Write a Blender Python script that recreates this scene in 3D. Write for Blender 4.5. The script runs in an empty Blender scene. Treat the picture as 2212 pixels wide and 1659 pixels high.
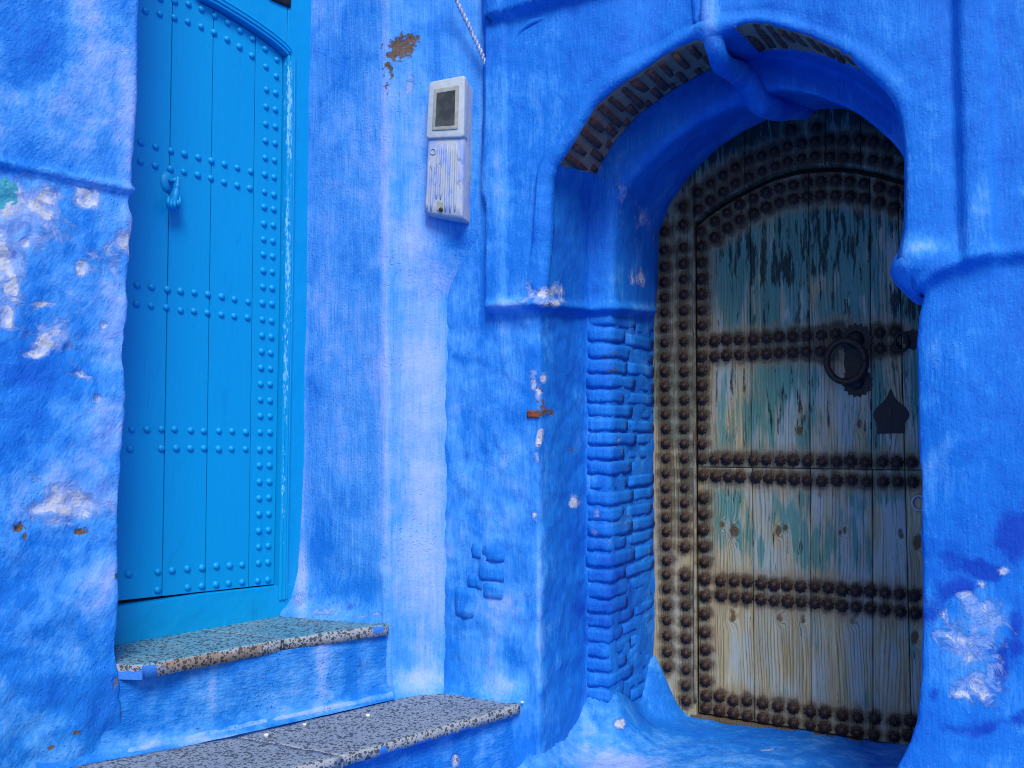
import bpy, math, random
import numpy as np
from mathutils import Vector
R = math.radians
random.seed(7); rng = np.random.default_rng(7)
scene = bpy.context.scene
col = scene.collection

# ------------------------------------------------------------------ camera, sky, sun, exposure
EZ = 1.16                                   # eye height above the street
FPX = 2000.0; TH = math.atan(121 / FPX)     # focal length in units of a 2212 wide frame, upward pitch
cam = bpy.data.cameras.new("camera"); cam.sensor_width = 36; cam.lens = 36 * FPX / 2212; cam.clip_end = 200
camo = bpy.data.objects.new("camera", cam); col.objects.link(camo)
camo.location = (0, 0, EZ); camo.rotation_euler = (math.pi / 2 + TH, 0, 0)
scene.camera = camo
scene.cycles.filter_width = 1.0
SUN_EL, SUN_AZ = 45, 172                    # azimuth clockwise from +Y: behind the camera, to its right
w = bpy.data.worlds.new("World"); scene.world = w; w.use_nodes = True
nt = w.node_tree; nt.nodes.clear()
o_ = nt.nodes.new("ShaderNodeOutputWorld"); bg = nt.nodes.new("ShaderNodeBackground"); sk = nt.nodes.new("ShaderNodeTexSky")
sk.sky_type = 'NISHITA'; sk.sun_disc = False; sk.sun_elevation = R(SUN_EL); sk.sun_rotation = R(SUN_AZ)
bg.inputs[1].default_value = 0.105
nt.links.new(sk.outputs[0], bg.inputs[0]); nt.links.new(bg.outputs[0], o_.inputs[0])
sl = bpy.data.lights.new("sun", 'SUN'); sl.energy = 2.9; sl.angle = R(24); sl.color = (1, .95, .88)
so = bpy.data.objects.new("sun", sl); col.objects.link(so)
sd = Vector((math.sin(R(SUN_AZ)) * math.cos(R(SUN_EL)), math.cos(R(SUN_AZ)) * math.cos(R(SUN_EL)), math.sin(R(SUN_EL))))
so.rotation_euler = sd.to_track_quat('Z', 'Y').to_euler(); so.location = (2, -3, 6)
vs = scene.view_settings; vs.view_transform = 'Standard'; vs.look = 'None'; vs.gamma = 1; vs.exposure = 0.30; vs.use_curve_mapping = False

# ------------------------------------------------------------------ measuring: from a sight line to a point on a real plane
def ray(x, y):
    d = np.array([(x - 1106) / FPX, 1, -(y - 829.5) / FPX]); c, s = math.cos(TH), math.sin(TH)
    return np.array([d[0], d[1] * c - d[2] * s, d[1] * s + d[2] * c])
def proj(P):
    c, s = math.cos(TH), math.sin(TH)
    X, Y, Z = P[..., 0], P[..., 1], P[..., 2] - EZ
    y = np.maximum(Y * c + Z * s, .05); z = -Y * s + Z * c
    return np.stack([1106 + FPX * X / y, 829.5 - FPX * z / y], -1)
def hz(x, y, z):
    r = ray(x, y); return r * ((z - EZ) / r[2]) + np.array([0, 0, EZ])
def hp(P, D, x, y):                          # (distance along the wall, height)
    r = ray(x, y); n = np.array([D[1], -D[0]]); t = (n @ P) / (n @ r[:2]); q = r * t
    return np.array([(q[:2] - P) @ D, q[2] + EZ])
K = 2212 / 2500
def crop(ox, oy, sc):
    return lambda x, y: ((ox + x / sc) * K, (oy + y / sc) * K)
fl = crop(0, 0, 1); cA = crop(0, 0, 2.765); cB = crop(0, 600, 2.765); cC = crop(0, 1200, 2212 / 900)
cD = crop(1500, 0, 2.212); cE = crop(1500, 600, 2.212); cF = crop(1500, 1125, 2.212); cG = crop(700, 0, 2.765)
cH = crop(700, 600, 2.765); cI = crop(800, 1200, 2212 / 900)

W = np.array([math.sin(R(64)), -math.cos(R(64))])       # along the arched wall, to the right and nearer
J = np.array([.5, .866])                                 # into its doorway
A = np.array([.0953, 3.24])                              # left edge of its opening, on its face
D1, D2 = .39, .85                                        # depth of the first order of the arch, depth of the door
PB = A + J * D1; PD = A + J * D2
DD = np.array([.632, .775]); DD /= np.linalg.norm(DD)    # along the blue door, to the right and farther
DN = np.array([DD[1], -DD[0]])                           # out of the blue door
Z1, Z2 = EZ - .65, EZ - .90                              # the two treads
_q = hz(600, 1328, Z1); PL = _q[:2].copy()               # right end of the blue door on its plane
WN = np.array([-.438, -.899])                            # out of the arched wall
def P3(P, D, s, z, n=None, d=0.0):
    b = P + D * s
    if n is not None: b = b + n * d
    return np.array([b[0], b[1], z])

# ------------------------------------------------------------------ numpy noise
_perm = rng.permutation(4096); _g = rng.normal(size=(4096, 3)); _g /= np.linalg.norm(_g, axis=1)[:, None]
def perlin(p):
    p = np.asarray(p, float); i = np.floor(p).astype(int); f = p - i; u = f * f * f * (f * (f * 6 - 15) + 10)
    def g(dx, dy, dz):
        h = _perm[(_perm[(_perm[(i[..., 0] + dx) & 4095] + i[..., 1] + dy) & 4095] + i[..., 2] + dz) & 4095]
        return _g[h, 0] * (f[..., 0] - dx) + _g[h, 1] * (f[..., 1] - dy) + _g[h, 2] * (f[..., 2] - dz)
    L = lambda a, b, t: a + (b - a) * t
    x0 = L(L(g(0,0,0), g(1,0,0), u[..., 0]), L(g(0,1,0), g(1,1,0), u[..., 0]), u[..., 1])
    x1 = L(L(g(0,0,1), g(1,0,1), u[..., 0]), L(g(0,1,1), g(1,1,1), u[..., 0]), u[..., 1])
    return L(x0, x1, u[..., 2]) * 1.5
def fbm(p, sc, n=3):
    a, r = 1.0, 0.0
    for k in range(n):
        r = r + a * perlin(np.asarray(p) * sc + 17.3 * k); a *= .5; sc *= 2.03
    return r
def sst(a, b, x):
    t = np.clip((x - a) / (b - a), 0, 1); return t * t * (3 - 2 * t)

# ------------------------------------------------------------------ mesh helpers
def mesh_obj(name, V, F, mat, parent=None, attrs=None, smooth=True, uv=None):
    V = np.asarray(V, float).reshape(-1, 3)
    me = bpy.data.meshes.new(name); me.from_pydata(V.tolist(), [], [tuple(int(i) for i in f) for f in F])
    if smooth: me.polygons.foreach_set("use_smooth", np.ones(len(me.polygons), bool))
    for k, a in (attrs or {}).items():
        at = me.attributes.new(k, 'FLOAT', 'POINT'); at.data.foreach_set("value", np.asarray(a, np.float32).ravel())
    if uv is not None:
        at = me.attributes.new("st", 'FLOAT_VECTOR', 'POINT')
        u = np.zeros((len(V), 3), np.float32); u[:, :2] = np.asarray(uv).reshape(-1, 2); at.data.foreach_set("vector", u.ravel())
    me.materials.append(mat); me.update()
    o = bpy.data.objects.new(name, me); col.objects.link(o)
    if parent is not None: attach(o, parent)
    return o
def attach(o, parent):
    o.parent = parent
    for k in chain(parent): o.location = Vector(o.location) - Vector(k.location)
def chain(p):
    r = []
    while p is not None: r.append(p); p = p.parent
    return r
def gridfaces(h, w_, flip=False):
    i = np.arange(h * w_).reshape(h, w_)
    a, b, c, d = i[:-1, :-1].ravel(), i[:-1, 1:].ravel(), i[1:, 1:].ravel(), i[1:, :-1].ravel()
    return np.stack([a, d, c, b] if flip else [a, b, c, d], 1)
def normals(P):
    du = np.gradient(P, axis=1); dv = np.gradient(P, axis=0)
    n = np.cross(du, dv); return n / np.maximum(np.linalg.norm(n, axis=-1, keepdims=True), 1e-9)
def thing(name, label, cat, loc=(0, 0, 0), group=None):
    o = bpy.data.objects.new(name, None); o.empty_display_size = .1; col.objects.link(o); o.location = loc
    o['label'] = label; o['category'] = cat; o['kind'] = 'thing'
    if group: o['group'] = group
    return o
def tag(o, label, cat, group=None):
    o['label'] = label; o['category'] = cat; o['kind'] = 'thing'
    if group: o['group'] = group
    return o
def rebase(o, p):                            # put a mesh's origin at p without moving it
    for v in o.data.vertices: v.co -= Vector(p)
    o.location = Vector(o.location) + Vector(p); return o
def resample(pts, n):
    pts = np.asarray(pts, float); d = np.r_[0, np.cumsum(np.linalg.norm(np.diff(pts, axis=0), axis=1))]
    t = np.linspace(0, d[-1], n); return np.stack([np.interp(t, d, pts[:, k]) for k in range(pts.shape[1])], 1)
def smooth_line(pts, n, it=6):
    p = resample(pts, n)
    for _ in range(it): p[1:-1] = .5 * p[1:-1] + .25 * (p[:-2] + p[2:])
    return p
def tube(path, rad, n=10, ref=(0, 0, 1), flat=1.0, caps=True):   # round bar along a path; rad scalar or per point
    path = np.asarray(path, float); rad = np.broadcast_to(np.asarray(rad, float), (len(path),))
    T = np.gradient(path, axis=0); T /= np.linalg.norm(T, axis=1)[:, None]
    X = np.cross(T[0], np.asarray(ref, float))
    if np.linalg.norm(X) < 1e-4: X = np.cross(T[0], (1, .3, .2))
    X /= np.linalg.norm(X); V = []
    for k in range(len(path)):
        X = X - T[k] * (X @ T[k]); X /= np.linalg.norm(X); Y = np.cross(T[k], X)
        for a in range(n):
            t = 2 * math.pi * a / n; V.append(path[k] + rad[k] * (math.cos(t) * X + flat * math.sin(t) * Y))
    F = []
    for k in range(len(path) - 1):
        for a in range(n):
            b = (a + 1) % n; F.append((k * n + a, k * n + b, (k + 1) * n + b, (k + 1) * n + a))
    if caps: F.append(tuple(range(n))[::-1]); F.append(tuple((len(path) - 1) * n + a for a in range(n)))
    return np.array(V), F
def join(parts):
    V, F, o = [], [], 0
    for v, f in parts:
        v = np.asarray(v).reshape(-1, 3); V.append(v); F += [tuple(int(i) + o for i in q) for q in f]; o += len(v)
    return np.concatenate(V), F
def boxm(c0, c1, ax):                        # box between local corners c0..c1 with axes ax (3x3 rows) and origin ax[3]
    V = np.array([[x, y, z] for x in (c0[0], c1[0]) for y in (c0[1], c1[1]) for z in (c0[2], c1[2])])
    ax = np.asarray(ax, float); V = ax[3] + V @ ax[:3]
    F = [(0,1,3,2),(4,6,7,5),(0,4,5,1),(2,3,7,6),(0,2,6,4),(1,5,7,3)]
    return V, F
def lump_box(size, amp=.12, seg=3, rnd=.28, seed=0):   # a worn brick: a rounded, uneven box about the origin
    sx, sy, sz = np.array(size) / 2; V, F, idx = [], [], {}
    def vid(p):
        k = tuple(np.round(p, 5))
        if k not in idx: idx[k] = len(V); V.append(np.array(p))
        return idx[k]
    g = np.linspace(-1, 1, seg + 1)
    for ax in range(3):
        for sg in (-1, 1):
            for i in range(seg):
                for j in range(seg):
                    q = []
                    for a, b in ((i, j), (i + 1, j), (i + 1, j + 1), (i, j + 1)):
                        p = [0, 0, 0]; p[ax] = sg; p[(ax + 1) % 3] = g[a]; p[(ax + 2) % 3] = g[b]; q.append(vid(p))
                    F.append(tuple(q if sg > 0 else q[::-1]))
    V = np.array(V); n = V / np.linalg.norm(V, axis=1)[:, None]
    m = min(sx, sy, sz); S = np.array([sx, sy, sz]); inner = V * (S - m * rnd) ; cn = np.sign(V) * (np.abs(V) > .99)
    cn = cn / np.maximum(np.linalg.norm(cn, axis=1)[:, None], 1); V = inner + cn * m * rnd
    V = V + n * (perlin(V * 28 + seed * 9.1) * amp * m)[:, None]
    return V, F

# ------------------------------------------------------------------ materials
def M(name):
    m = bpy.data.materials.new(name); m.use_nodes = True; t = m.node_tree
    return m, t, t.nodes['Principled BSDF']
class NT:
    def __init__(s, t): s.t = t
    def n(s, typ, **kw):
        o = s.t.nodes.new(typ)
        for k, v in kw.items():
            if hasattr(o, k): setattr(o, k, v)
            else: o.inputs[k].default_value = v
        return o
    def l(s, a, b): s.t.links.new(a, b)
    def put(s, sock, v):
        if isinstance(v, bpy.types.NodeSocket): s.l(v, sock)
        else: sock.default_value = v
    def math(s, op, a, b=None, c=None, clamp=False):
        o = s.n("ShaderNodeMath"); o.operation = op; o.use_clamp = clamp
        for i, v in enumerate((a, b, c)):
            if v is not None: s.put(o.inputs[i], v)
        return o.outputs[0]
    def mix(s, f, a, b, typ='MIX'):
        o = s.n("ShaderNodeMix"); o.data_type = 'RGBA'; o.blend_type = typ
        s.put(o.inputs[0], f)
        for k, v in ((6, a), (7, b)):
            s.put(o.inputs[k], v if isinstance(v, bpy.types.NodeSocket) else (*v, 1))
        return o.outputs[2]
    def noise(s, vec, sc, det=4, rough=.55, dist=0):
        o = s.n("ShaderNodeTexNoise"); s.l(vec, o.inputs['Vector']); o.inputs['Scale'].default_value = sc
        o.inputs['Detail'].default_value = det; o.inputs['Roughness'].default_value = rough; o.inputs['Distortion'].default_value = dist
        return o.outputs[0]
    def scale(s, vec, v):
        o = s.n("ShaderNodeVectorMath"); o.operation = 'MULTIPLY'; s.l(vec, o.inputs[0]); o.inputs[1].default_value = v; return o.outputs[0]
    def attr(s, name, fac=True):
        o = s.n("ShaderNodeAttribute"); o.attribute_name = name; return o.outputs['Fac' if fac else 'Vector']
    def step(s, x, a, b):
        o = s.n("ShaderNodeMapRange"); o.interpolation_type = 'SMOOTHSTEP'; s.put(o.inputs[0], x)
        o.inputs[1].default_value = a; o.inputs[2].default_value = b; return o.outputs[0]
    def ramp(s, x, stops):
        o = s.n("ShaderNodeValToRGB"); s.l(x, o.inputs[0]); e = o.color_ramp.elements
        while len(e) > 1: e.remove(e[0])
        e[0].position = stops[0][0]; e[0].color = (*stops[0][1], 1)
        for p, c in stops[1:]: k = e.new(p); k.color = (*c, 1)
        return o.outputs[0]
    def bump(s, h, strength, dist, normal=None):
        o = s.n("ShaderNodeBump"); s.l(h, o.inputs['Height']); o.inputs['Strength'].default_value = strength; o.inputs['Distance'].default_value = dist
        if normal is not None: s.l(normal, o.inputs['Normal'])
        return o.outputs[0]
DEEP, BLUE, MIDB, PALE = (.0, .05, .42), (.0, .108, .54), (.004, .172, .635), (.28, .42, .84)

def limewash(name, seed=0.0, brush=(1, 1, .09), grit=1.0, bias=0.0, mcol=((.28, .17, .11), (.55, .37, .27)), rough=1.0, var=1.0, rot=None):
    m, t, b = M(name); k = NT(t)
    geo = k.n("ShaderNodeNewGeometry"); off = k.n("ShaderNodeVectorMath"); off.operation = 'ADD'; k.l(geo.outputs['Position'], off.inputs[0]); off.inputs[1].default_value = (seed, seed * .7, seed * .3)
    p = off.outputs[0]
    tone, flake, rust, deep, mort = (k.attr(a) for a in ("tone", "flake", "rust", "deep", "mortar"))
    pr_ = p
    if rot is not None:
        vr = k.n('ShaderNodeVectorRotate'); vr.rotation_type = 'AXIS_ANGLE'; k.l(p, vr.inputs['Vector']); vr.inputs['Axis'].default_value = (*rot[0], 0); vr.inputs['Angle'].default_value = R(rot[1]); pr_ = vr.outputs[0]
    big = k.noise(p, 2.6, 5, .6, .4); streak = k.noise(k.scale(p, (16, 16, 1.6)), 1, 5, .6, .2); fine = k.noise(k.scale(pr_, tuple(130 * q for q in brush)), 1, 3, .6)
    blot = k.noise(p, 9, 5, .62, .8)
    f = k.math('ADD', tone, bias)
    for x, a in ((big, 1.15), (streak, .42), (fine, .42), (blot, .75), (k.noise(p, 4.5, 4, .55, 1.2), .8), (k.noise(k.scale(pr_, tuple(45 * q for q in brush)), 1, 4, .6), .35)):
        f = k.math('MULTIPLY_ADD', k.math('SUBTRACT', x, .5), a * (var if x is not fine else 1), f)
    c = k.ramp(f, [(0.0, BLUE), (.36, MIDB), (.60, (.055, .285, .75)), (.98, PALE)])
    gs = k.noise(p, 150, 4, .75); c = k.mix(k.math('MULTIPLY', k.step(gs, .60, .72), .35), c, (.38, .52, .86)); c = k.mix(k.math('MULTIPLY', k.step(gs, .42, .30), .45), c, (.0, .07, .40))
    dm = k.step(k.math('MULTIPLY_ADD', k.math('SUBTRACT', k.noise(p, 14, 7, .65), .5), 1.1, deep), .36, .70)
    c = k.mix(k.math('MULTIPLY', dm, .95), c, DEEP)
    n1 = k.noise(p, 15, 10, .72, .7)
    fv = k.math('MULTIPLY_ADD', k.math('SUBTRACT', n1, .5), 1.7, flake)
    fm = k.step(fv, .50, .54); rim = k.math('SUBTRACT', k.step(fv, .475, .50), fm); halo = k.math('SUBTRACT', k.step(fv, .27, .44), fm)
    pl = k.mix(k.step(k.noise(p, 30, 5, .6), .38, .62), (.56, .58, .66), (.30, .42, .74))
    pl = k.mix(k.step(k.noise(p, 11, 5, .6, 1), .52, .66), pl, (.42, .41, .44))
    c = k.mix(k.math('MULTIPLY', halo, .6), c, k.mix(k.noise(p, 60, 4), (.10, .25, .66), (.40, .48, .78)))
    c = k.mix(fm, c, pl)
    c = k.mix(k.math('MULTIPLY', rim, .3), c, (.01, .05, .22))
    n2 = k.noise(p, 55, 8, .7)
    rv = k.math('MULTIPLY_ADD', k.math('SUBTRACT', n2, .5), 2.2, rust); rm = k.step(rv, .5, .56)
    c = k.mix(rm, c, k.mix(k.noise(p, 90, 3), (.05, .035, .03), (.22, .14, .10)))
    mv = k.math('MULTIPLY_ADD', k.math('SUBTRACT', k.noise(p, 38, 6, .65), .5), .9, mort); mm = k.step(mv, .48, .53)
    c = k.mix(mm, c, k.mix(k.noise(p, 45, 6, .7), *mcol))
    vor = k.n("ShaderNodeTexVoronoi"); k.l(p, vor.inputs['Vector']); vor.inputs['Scale'].default_value = 85
    dot = k.math('MULTIPLY', k.step(vor.outputs['Distance'], .30, .05), k.step(k.noise(p, 6, 3), .48, .64))
    h = k.math('MULTIPLY', fine, .42)
    h = k.math('MULTIPLY_ADD', k.noise(p, 26, 6, .62), .55, h)
    h = k.math('MULTIPLY_ADD', k.noise(p, 110, 4, .6), .5 * grit, h)
    h = k.math('MULTIPLY_ADD', dot, .42 * grit, h)
    h = k.math('MULTIPLY_ADD', k.math('MAXIMUM', fm, rm), -.9, h); h = k.math('MULTIPLY_ADD', halo, -.35, h)
    h = k.math('MULTIPLY_ADD', k.math('MULTIPLY', k.math('MAXIMUM', fm, k.math('MAXIMUM', rm, mm)), k.noise(p, 75, 5, .7)), 1.1, h)
    k.l(c, b.inputs['Base Color']); b.inputs['Roughness'].default_value = .72; b.inputs['Specular IOR Level'].default_value = .28
    k.l(k.bump(h, rough, .009), b.inputs['Normal'])
    return m
def gloss_paint(name, c0, c1, rough=.42):
    m, t, b = M(name); k = NT(t); p = k.n("ShaderNodeNewGeometry").outputs['Position']
    f = k.noise(k.scale(p, (5, 5, 1.2)), 1, 4); f2 = k.noise(p, 70, 4)
    c = k.mix(f, c0, c1); c = k.mix(k.math('MULTIPLY', k.step(k.noise(k.scale(p, (22, 22, 7)), 1, 7, .7), .55, .75), .35), c, (.0, .17, .42)); c = k.mix(k.step(k.noise(p, 38, 6, .7), .72, .76), c, (.04, .40, .72)); wear = k.attr("wear")
    wv = k.step(k.math('MULTIPLY_ADD', k.math('SUBTRACT', k.noise(k.scale(p, (150, 150, 45)), 1, 6, .7), .5), 2.0, wear), .5, .6)
    c = k.mix(k.math('MULTIPLY', wv, .8), c, (.25, .58, .86)); k.l(c, b.inputs['Base Color'])
    b.inputs['Roughness'].default_value = rough; b.inputs['Specular IOR Level'].default_value = .28
    h = k.math('MULTIPLY_ADD', k.noise(k.scale(p, (60, 60, 9)), 1, 4), .6, k.math('MULTIPLY', f2, .35))
    k.l(k.bump(h, .35, .004), b.inputs['Normal']); return m
def plain(name, c0, c1, sc=60, rough=.6, bump=.4, metal=0.0, dist=.003):
    m, t, b = M(name); k = NT(t); p = k.n("ShaderNodeTexCoord").outputs['Object']
    oi = k.n("ShaderNodeObjectInfo"); ad = k.n("ShaderNodeVectorMath"); ad.operation = 'ADD'; k.l(p, ad.inputs[0])
    mu = k.n("ShaderNodeVectorMath"); mu.operation = 'SCALE'; mu.inputs[0].default_value = (31, 17, 53); k.l(oi.outputs['Random'], mu.inputs['Scale']); k.l(mu.outputs[0], ad.inputs[1])
    n = k.noise(ad.outputs[0], sc, 5, .65)
    k.l(k.mix(k.step(n, .3, .7), c0, c1), b.inputs['Base Color']); b.inputs['Roughness'].default_value = rough; b.inputs['Metallic'].default_value = metal
    k.l(k.bump(k.noise(ad.outputs[0], sc * 2, 5, .65), bump, dist), b.inputs['Normal']); return m
def wood(name, seed=0):
    m, t, b = M(name); k = NT(t); st = k.attr("st", False)
    oi = k.n("ShaderNodeObjectInfo"); mu = k.n("ShaderNodeVectorMath"); mu.operation = 'SCALE'; mu.inputs[0].default_value = (3.1, 17, 0); k.l(oi.outputs['Random'], mu.inputs['Scale'])
    ad = k.n("ShaderNodeVectorMath"); ad.operation = 'ADD'; k.l(st, ad.inputs[0]); k.l(mu.outputs[0], ad.inputs[1]); v = ad.outputs[0]
    teal, stain, knot = k.attr("teal"), k.attr("stain"), k.attr("knot")
    warp = k.noise(k.scale(v, (5, 1.1, 1)), 1, 3, .5)
    sep = k.n("ShaderNodeSeparateXYZ"); k.l(v, sep.inputs[0])
    u = k.math('MULTIPLY_ADD', k.math('SUBTRACT', warp, .5), .085, sep.outputs[0]); u = k.math('MULTIPLY_ADD', knot, .028, u)
    ring = k.math('SINE', k.math('MULTIPLY', u, 520.0)); comb = k.n("ShaderNodeCombineXYZ"); k.l(k.math('MULTIPLY', u, 130.0), comb.inputs[0]); k.l(k.math('MULTIPLY', sep.outputs[1], 3.0), comb.inputs[1])
    fib = k.noise(comb.outputs[0], 1, 6, .68)
    line = k.math('MULTIPLY', k.step(ring, .45, .95), k.step(k.noise(k.scale(v, (26, 2.2, 1)), 1, 4), .40, .58))
    c = k.ramp(fib, [(.25, (.11, .085, .04)), (.42, (.31, .255, .13)), (.58, (.46, .41, .25)), (.8, (.56, .54, .40))])
    wash = k.noise(k.scale(v, (9, 2.0, 1)), 1, 6, .62)
    c = k.mix(k.math('MULTIPLY', k.step(wash, .40, .60), .7), c, (.33, .43, .44))
    tn = k.math('MULTIPLY_ADD', k.noise(k.scale(v, (7, 2.6, 1)), 1, 3, .5), .5, k.math('MULTIPLY', k.noise(k.scale(v, (46, 3.4, 1)), 1, 10, .72, .2), .55)); tn = k.math('SUBTRACT', tn, .02)
    tv = k.math('MULTIPLY_ADD', k.math('SUBTRACT', tn, .5), 2.1, teal)
    c = k.mix(k.math('MULTIPLY', k.step(tv, .42, .60), .82), c, k.mix(k.noise(k.scale(v, (40, 5, 1)), 1, 4), (.02, .145, .115), (.075, .30, .26)))
    dk = k.noise(k.scale(v, (42, 5, 1)), 1, 8, .7)
    c = k.mix(k.math('MULTIPLY', k.step(k.math('MULTIPLY_ADD', k.math('SUBTRACT', dk, .5), 2.2, k.math('MULTIPLY', teal, .85)), .55, .70), .9), c, (.012, .022, .024))
    bs = k.noise(k.scale(v, (60, 14, 1)), 1, 5, .6)
    c = k.mix(k.step(bs, .71, .75), c, (.05, .22, .55))
    c = k.mix(k.math('MULTIPLY', line, .42), c, (.055, .05, .03))
    c = k.mix(k.math('MULTIPLY', k.step(knot, .55, 1.0), .85), c, (.10, .05, .015))
    sv = k.math('MULTIPLY_ADD', k.math('SUBTRACT', k.noise(v, 28, 5, .6), .5), .8, stain)
    c = k.mix(k.math('MULTIPLY', k.step(sv, .15, .62), .5), c, (.30, .22, .13))
    c = k.mix(k.math('MULTIPLY', k.step(sv, .55, 1.0), .78), c, (.045, .028, .018))
    k.l(c, b.inputs['Base Color']); b.inputs['Roughness'].default_value = .78; b.inputs['Specular IOR Level'].default_value = .2
    h = k.math('MULTIPLY_ADD', line, -.8, fib); k.l(k.bump(h, .7, .004), b.inputs['Normal']); return m
def terrazzo(name, base, wash, washf):
    m, t, b = M(name); k = NT(t); p = k.n("ShaderNodeNewGeometry").outputs['Position']
    wp = k.n("ShaderNodeVectorMath"); wp.operation = 'ADD'; k.l(p, wp.inputs[0])
    ns = k.n("ShaderNodeTexNoise"); k.l(p, ns.inputs['Vector']); ns.inputs['Scale'].default_value = 120; sc_ = k.n("ShaderNodeVectorMath"); sc_.operation = 'SCALE'; k.l(ns.outputs['Color'], sc_.inputs[0]); sc_.inputs['Scale'].default_value = .009; k.l(sc_.outputs[0], wp.inputs[1])
    def chips(s, a, b_, seedv):
        v = k.n("ShaderNodeTexVoronoi"); v.inputs['Scale'].default_value = s; q = k.n("ShaderNodeVectorMath"); q.operation = 'ADD'; k.l(wp.outputs[0], q.inputs[0]); q.inputs[1].default_value = (seedv, seedv, seedv); k.l(q.outputs[0], v.inputs['Vector'])
        rnd = k.n("ShaderNodeSeparateColor"); k.l(v.outputs['Color'], rnd.inputs[0])
        th = k.math('MULTIPLY_ADD', rnd.outputs[0], .36, .17)
        return k.step(k.math('SUBTRACT', th, v.outputs['Distance']), a, b_)
    ch = k.math('MAXIMUM', chips(72, .0, .03, 0), chips(125, .0, .05, 3.3))
    wn = k.noise(p, 6, 5, .6); f = k.math('MULTIPLY_ADD', k.math('SUBTRACT', wn, .5), 1.0, washf)
    nz = k.n('ShaderNodeSeparateXYZ'); k.l(k.n('ShaderNodeNewGeometry').outputs['Normal'], nz.inputs[0])
    c = k.mix(k.step(nz.outputs[2], .55, .9), (.36, .38, .42), k.mix(k.step(f, .2, .8), base, wash)); c = k.mix(k.math('MULTIPLY', k.noise(p, 160, 4), .5), c, (.20, .24, .28))
    rust = k.attr("rust"); rv = k.step(k.math('MULTIPLY_ADD', k.math('SUBTRACT', k.noise(p, 40, 6, .65), .5), 1.4, rust), .45, .6)
    c = k.mix(rv, c, (.30, .23, .18))
    c = k.mix(k.math('MULTIPLY', ch, .88), c, (.028, .036, .044))
    bl = k.attr("tone"); c = k.mix(k.step(k.math('MULTIPLY_ADD', k.math('SUBTRACT', k.noise(p, 30, 5), .5), 1.0, bl), .45, .6), c, (.03, .19, .66))
    k.l(c, b.inputs['Base Color']); b.inputs['Roughness'].default_value = .62
    k.l(k.bump(k.math('MULTIPLY_ADD', k.noise(p, 90, 5), 1.0, k.math('MULTIPLY', ch, -.3)), .4, .003), b.inputs['Normal']); return m

M_left = limewash("limewash_left", 3.0, (1, 1, .35), .8, .02, ((.02, .25, .42), (.08, .42, .52)), .65, 1.0, ((.700, -.714), 28))
M_house = limewash("limewash_house", 11.0, (1.1, 1.1, .07), .8, .04, rough=.8, var=.55)
M_arch = limewash("limewash_arch", 23.0, (.9, .9, .14), .5, -.06, rough=.7, var=.75)
M_step = limewash("limewash_step", 31.0, (.25, .25, 1.0), .8, .0)
M_floor = limewash("limewash_floor", 41.0, (.35, .35, .35), .7, .0)
M_bdoor = gloss_paint("blue_gloss_paint", (.0, .262, .585), (.0, .30, .64))
M_wood = wood("weathered_wood")
M_iron = plain("rusty_iron", (.012, .008, .006), (.065, .030, .020), 120, .55, .6, .3)
M_black = plain("black_iron", (.006, .006, .008), (.018, .015, .016), 70, .6, .5, .2)
M_brick = plain("bare_brick", (.10, .035, .025), (.28, .10, .07), 60, .85, .9, 0, .006)
M_redbrick = plain("red_brick", (.10, .02, .01), (.24, .06, .03), 70, .85, .8, 0, .005)
M_ter1 = terrazzo("terrazzo_teal", (.22, .36, .42), (.03, .28, .40), .6)
M_ter2 = terrazzo("terrazzo_grey", (.25, .30, .37), (.17, .22, .32), .35)
M_steel = plain("dull_steel", (.25, .25, .27), (.5, .5, .52), 80, .4, .2, .6)

# ------------------------------------------------------------------ wall masks for paint and wear; tone blobs also hold light and shade
def blobs(P, lst, warp=14):
    q = proj(P); q = q + warp * np.stack([perlin(P * 9 + 5), perlin(P * 9 + 55)], -1)
    r = np.zeros(P.shape[:-1])
    for x, y, rx, ry, a in lst:
        d = ((q[..., 0] - x) / rx) ** 2 + ((q[..., 1] - y) / ry) ** 2
        r = np.maximum(r, a * np.exp(-d * .9)) if a > 0 else r + a * np.exp(-d * .9)
    return r
def wallattrs(P, tone=(), flake=(), rust=(), deep=(), base=.42, mortar=None):
    flake = [(x, y, a * 1.3, b * 1.3, c) for x, y, a, b, c in flake]
    return dict(tone=base + blobs_sum(P, tone), flake=blobs(P, flake), rust=blobs(P, rust, 6), deep=blobs(P, [(x, y, a * 1.25, b * 1.25, c) for x, y, a, b, c in deep], 30),
                mortar=np.zeros(P.shape[:-1]) if mortar is None else mortar)
def blobs_sum(P, lst):
    q = proj(P); r = np.zeros(P.shape[:-1])
    for x, y, rx, ry, a in lst: r += a * np.exp(-((q[..., 0] - x) / rx) ** 2 - ((q[..., 1] - y) / ry) ** 2)
    return r

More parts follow.
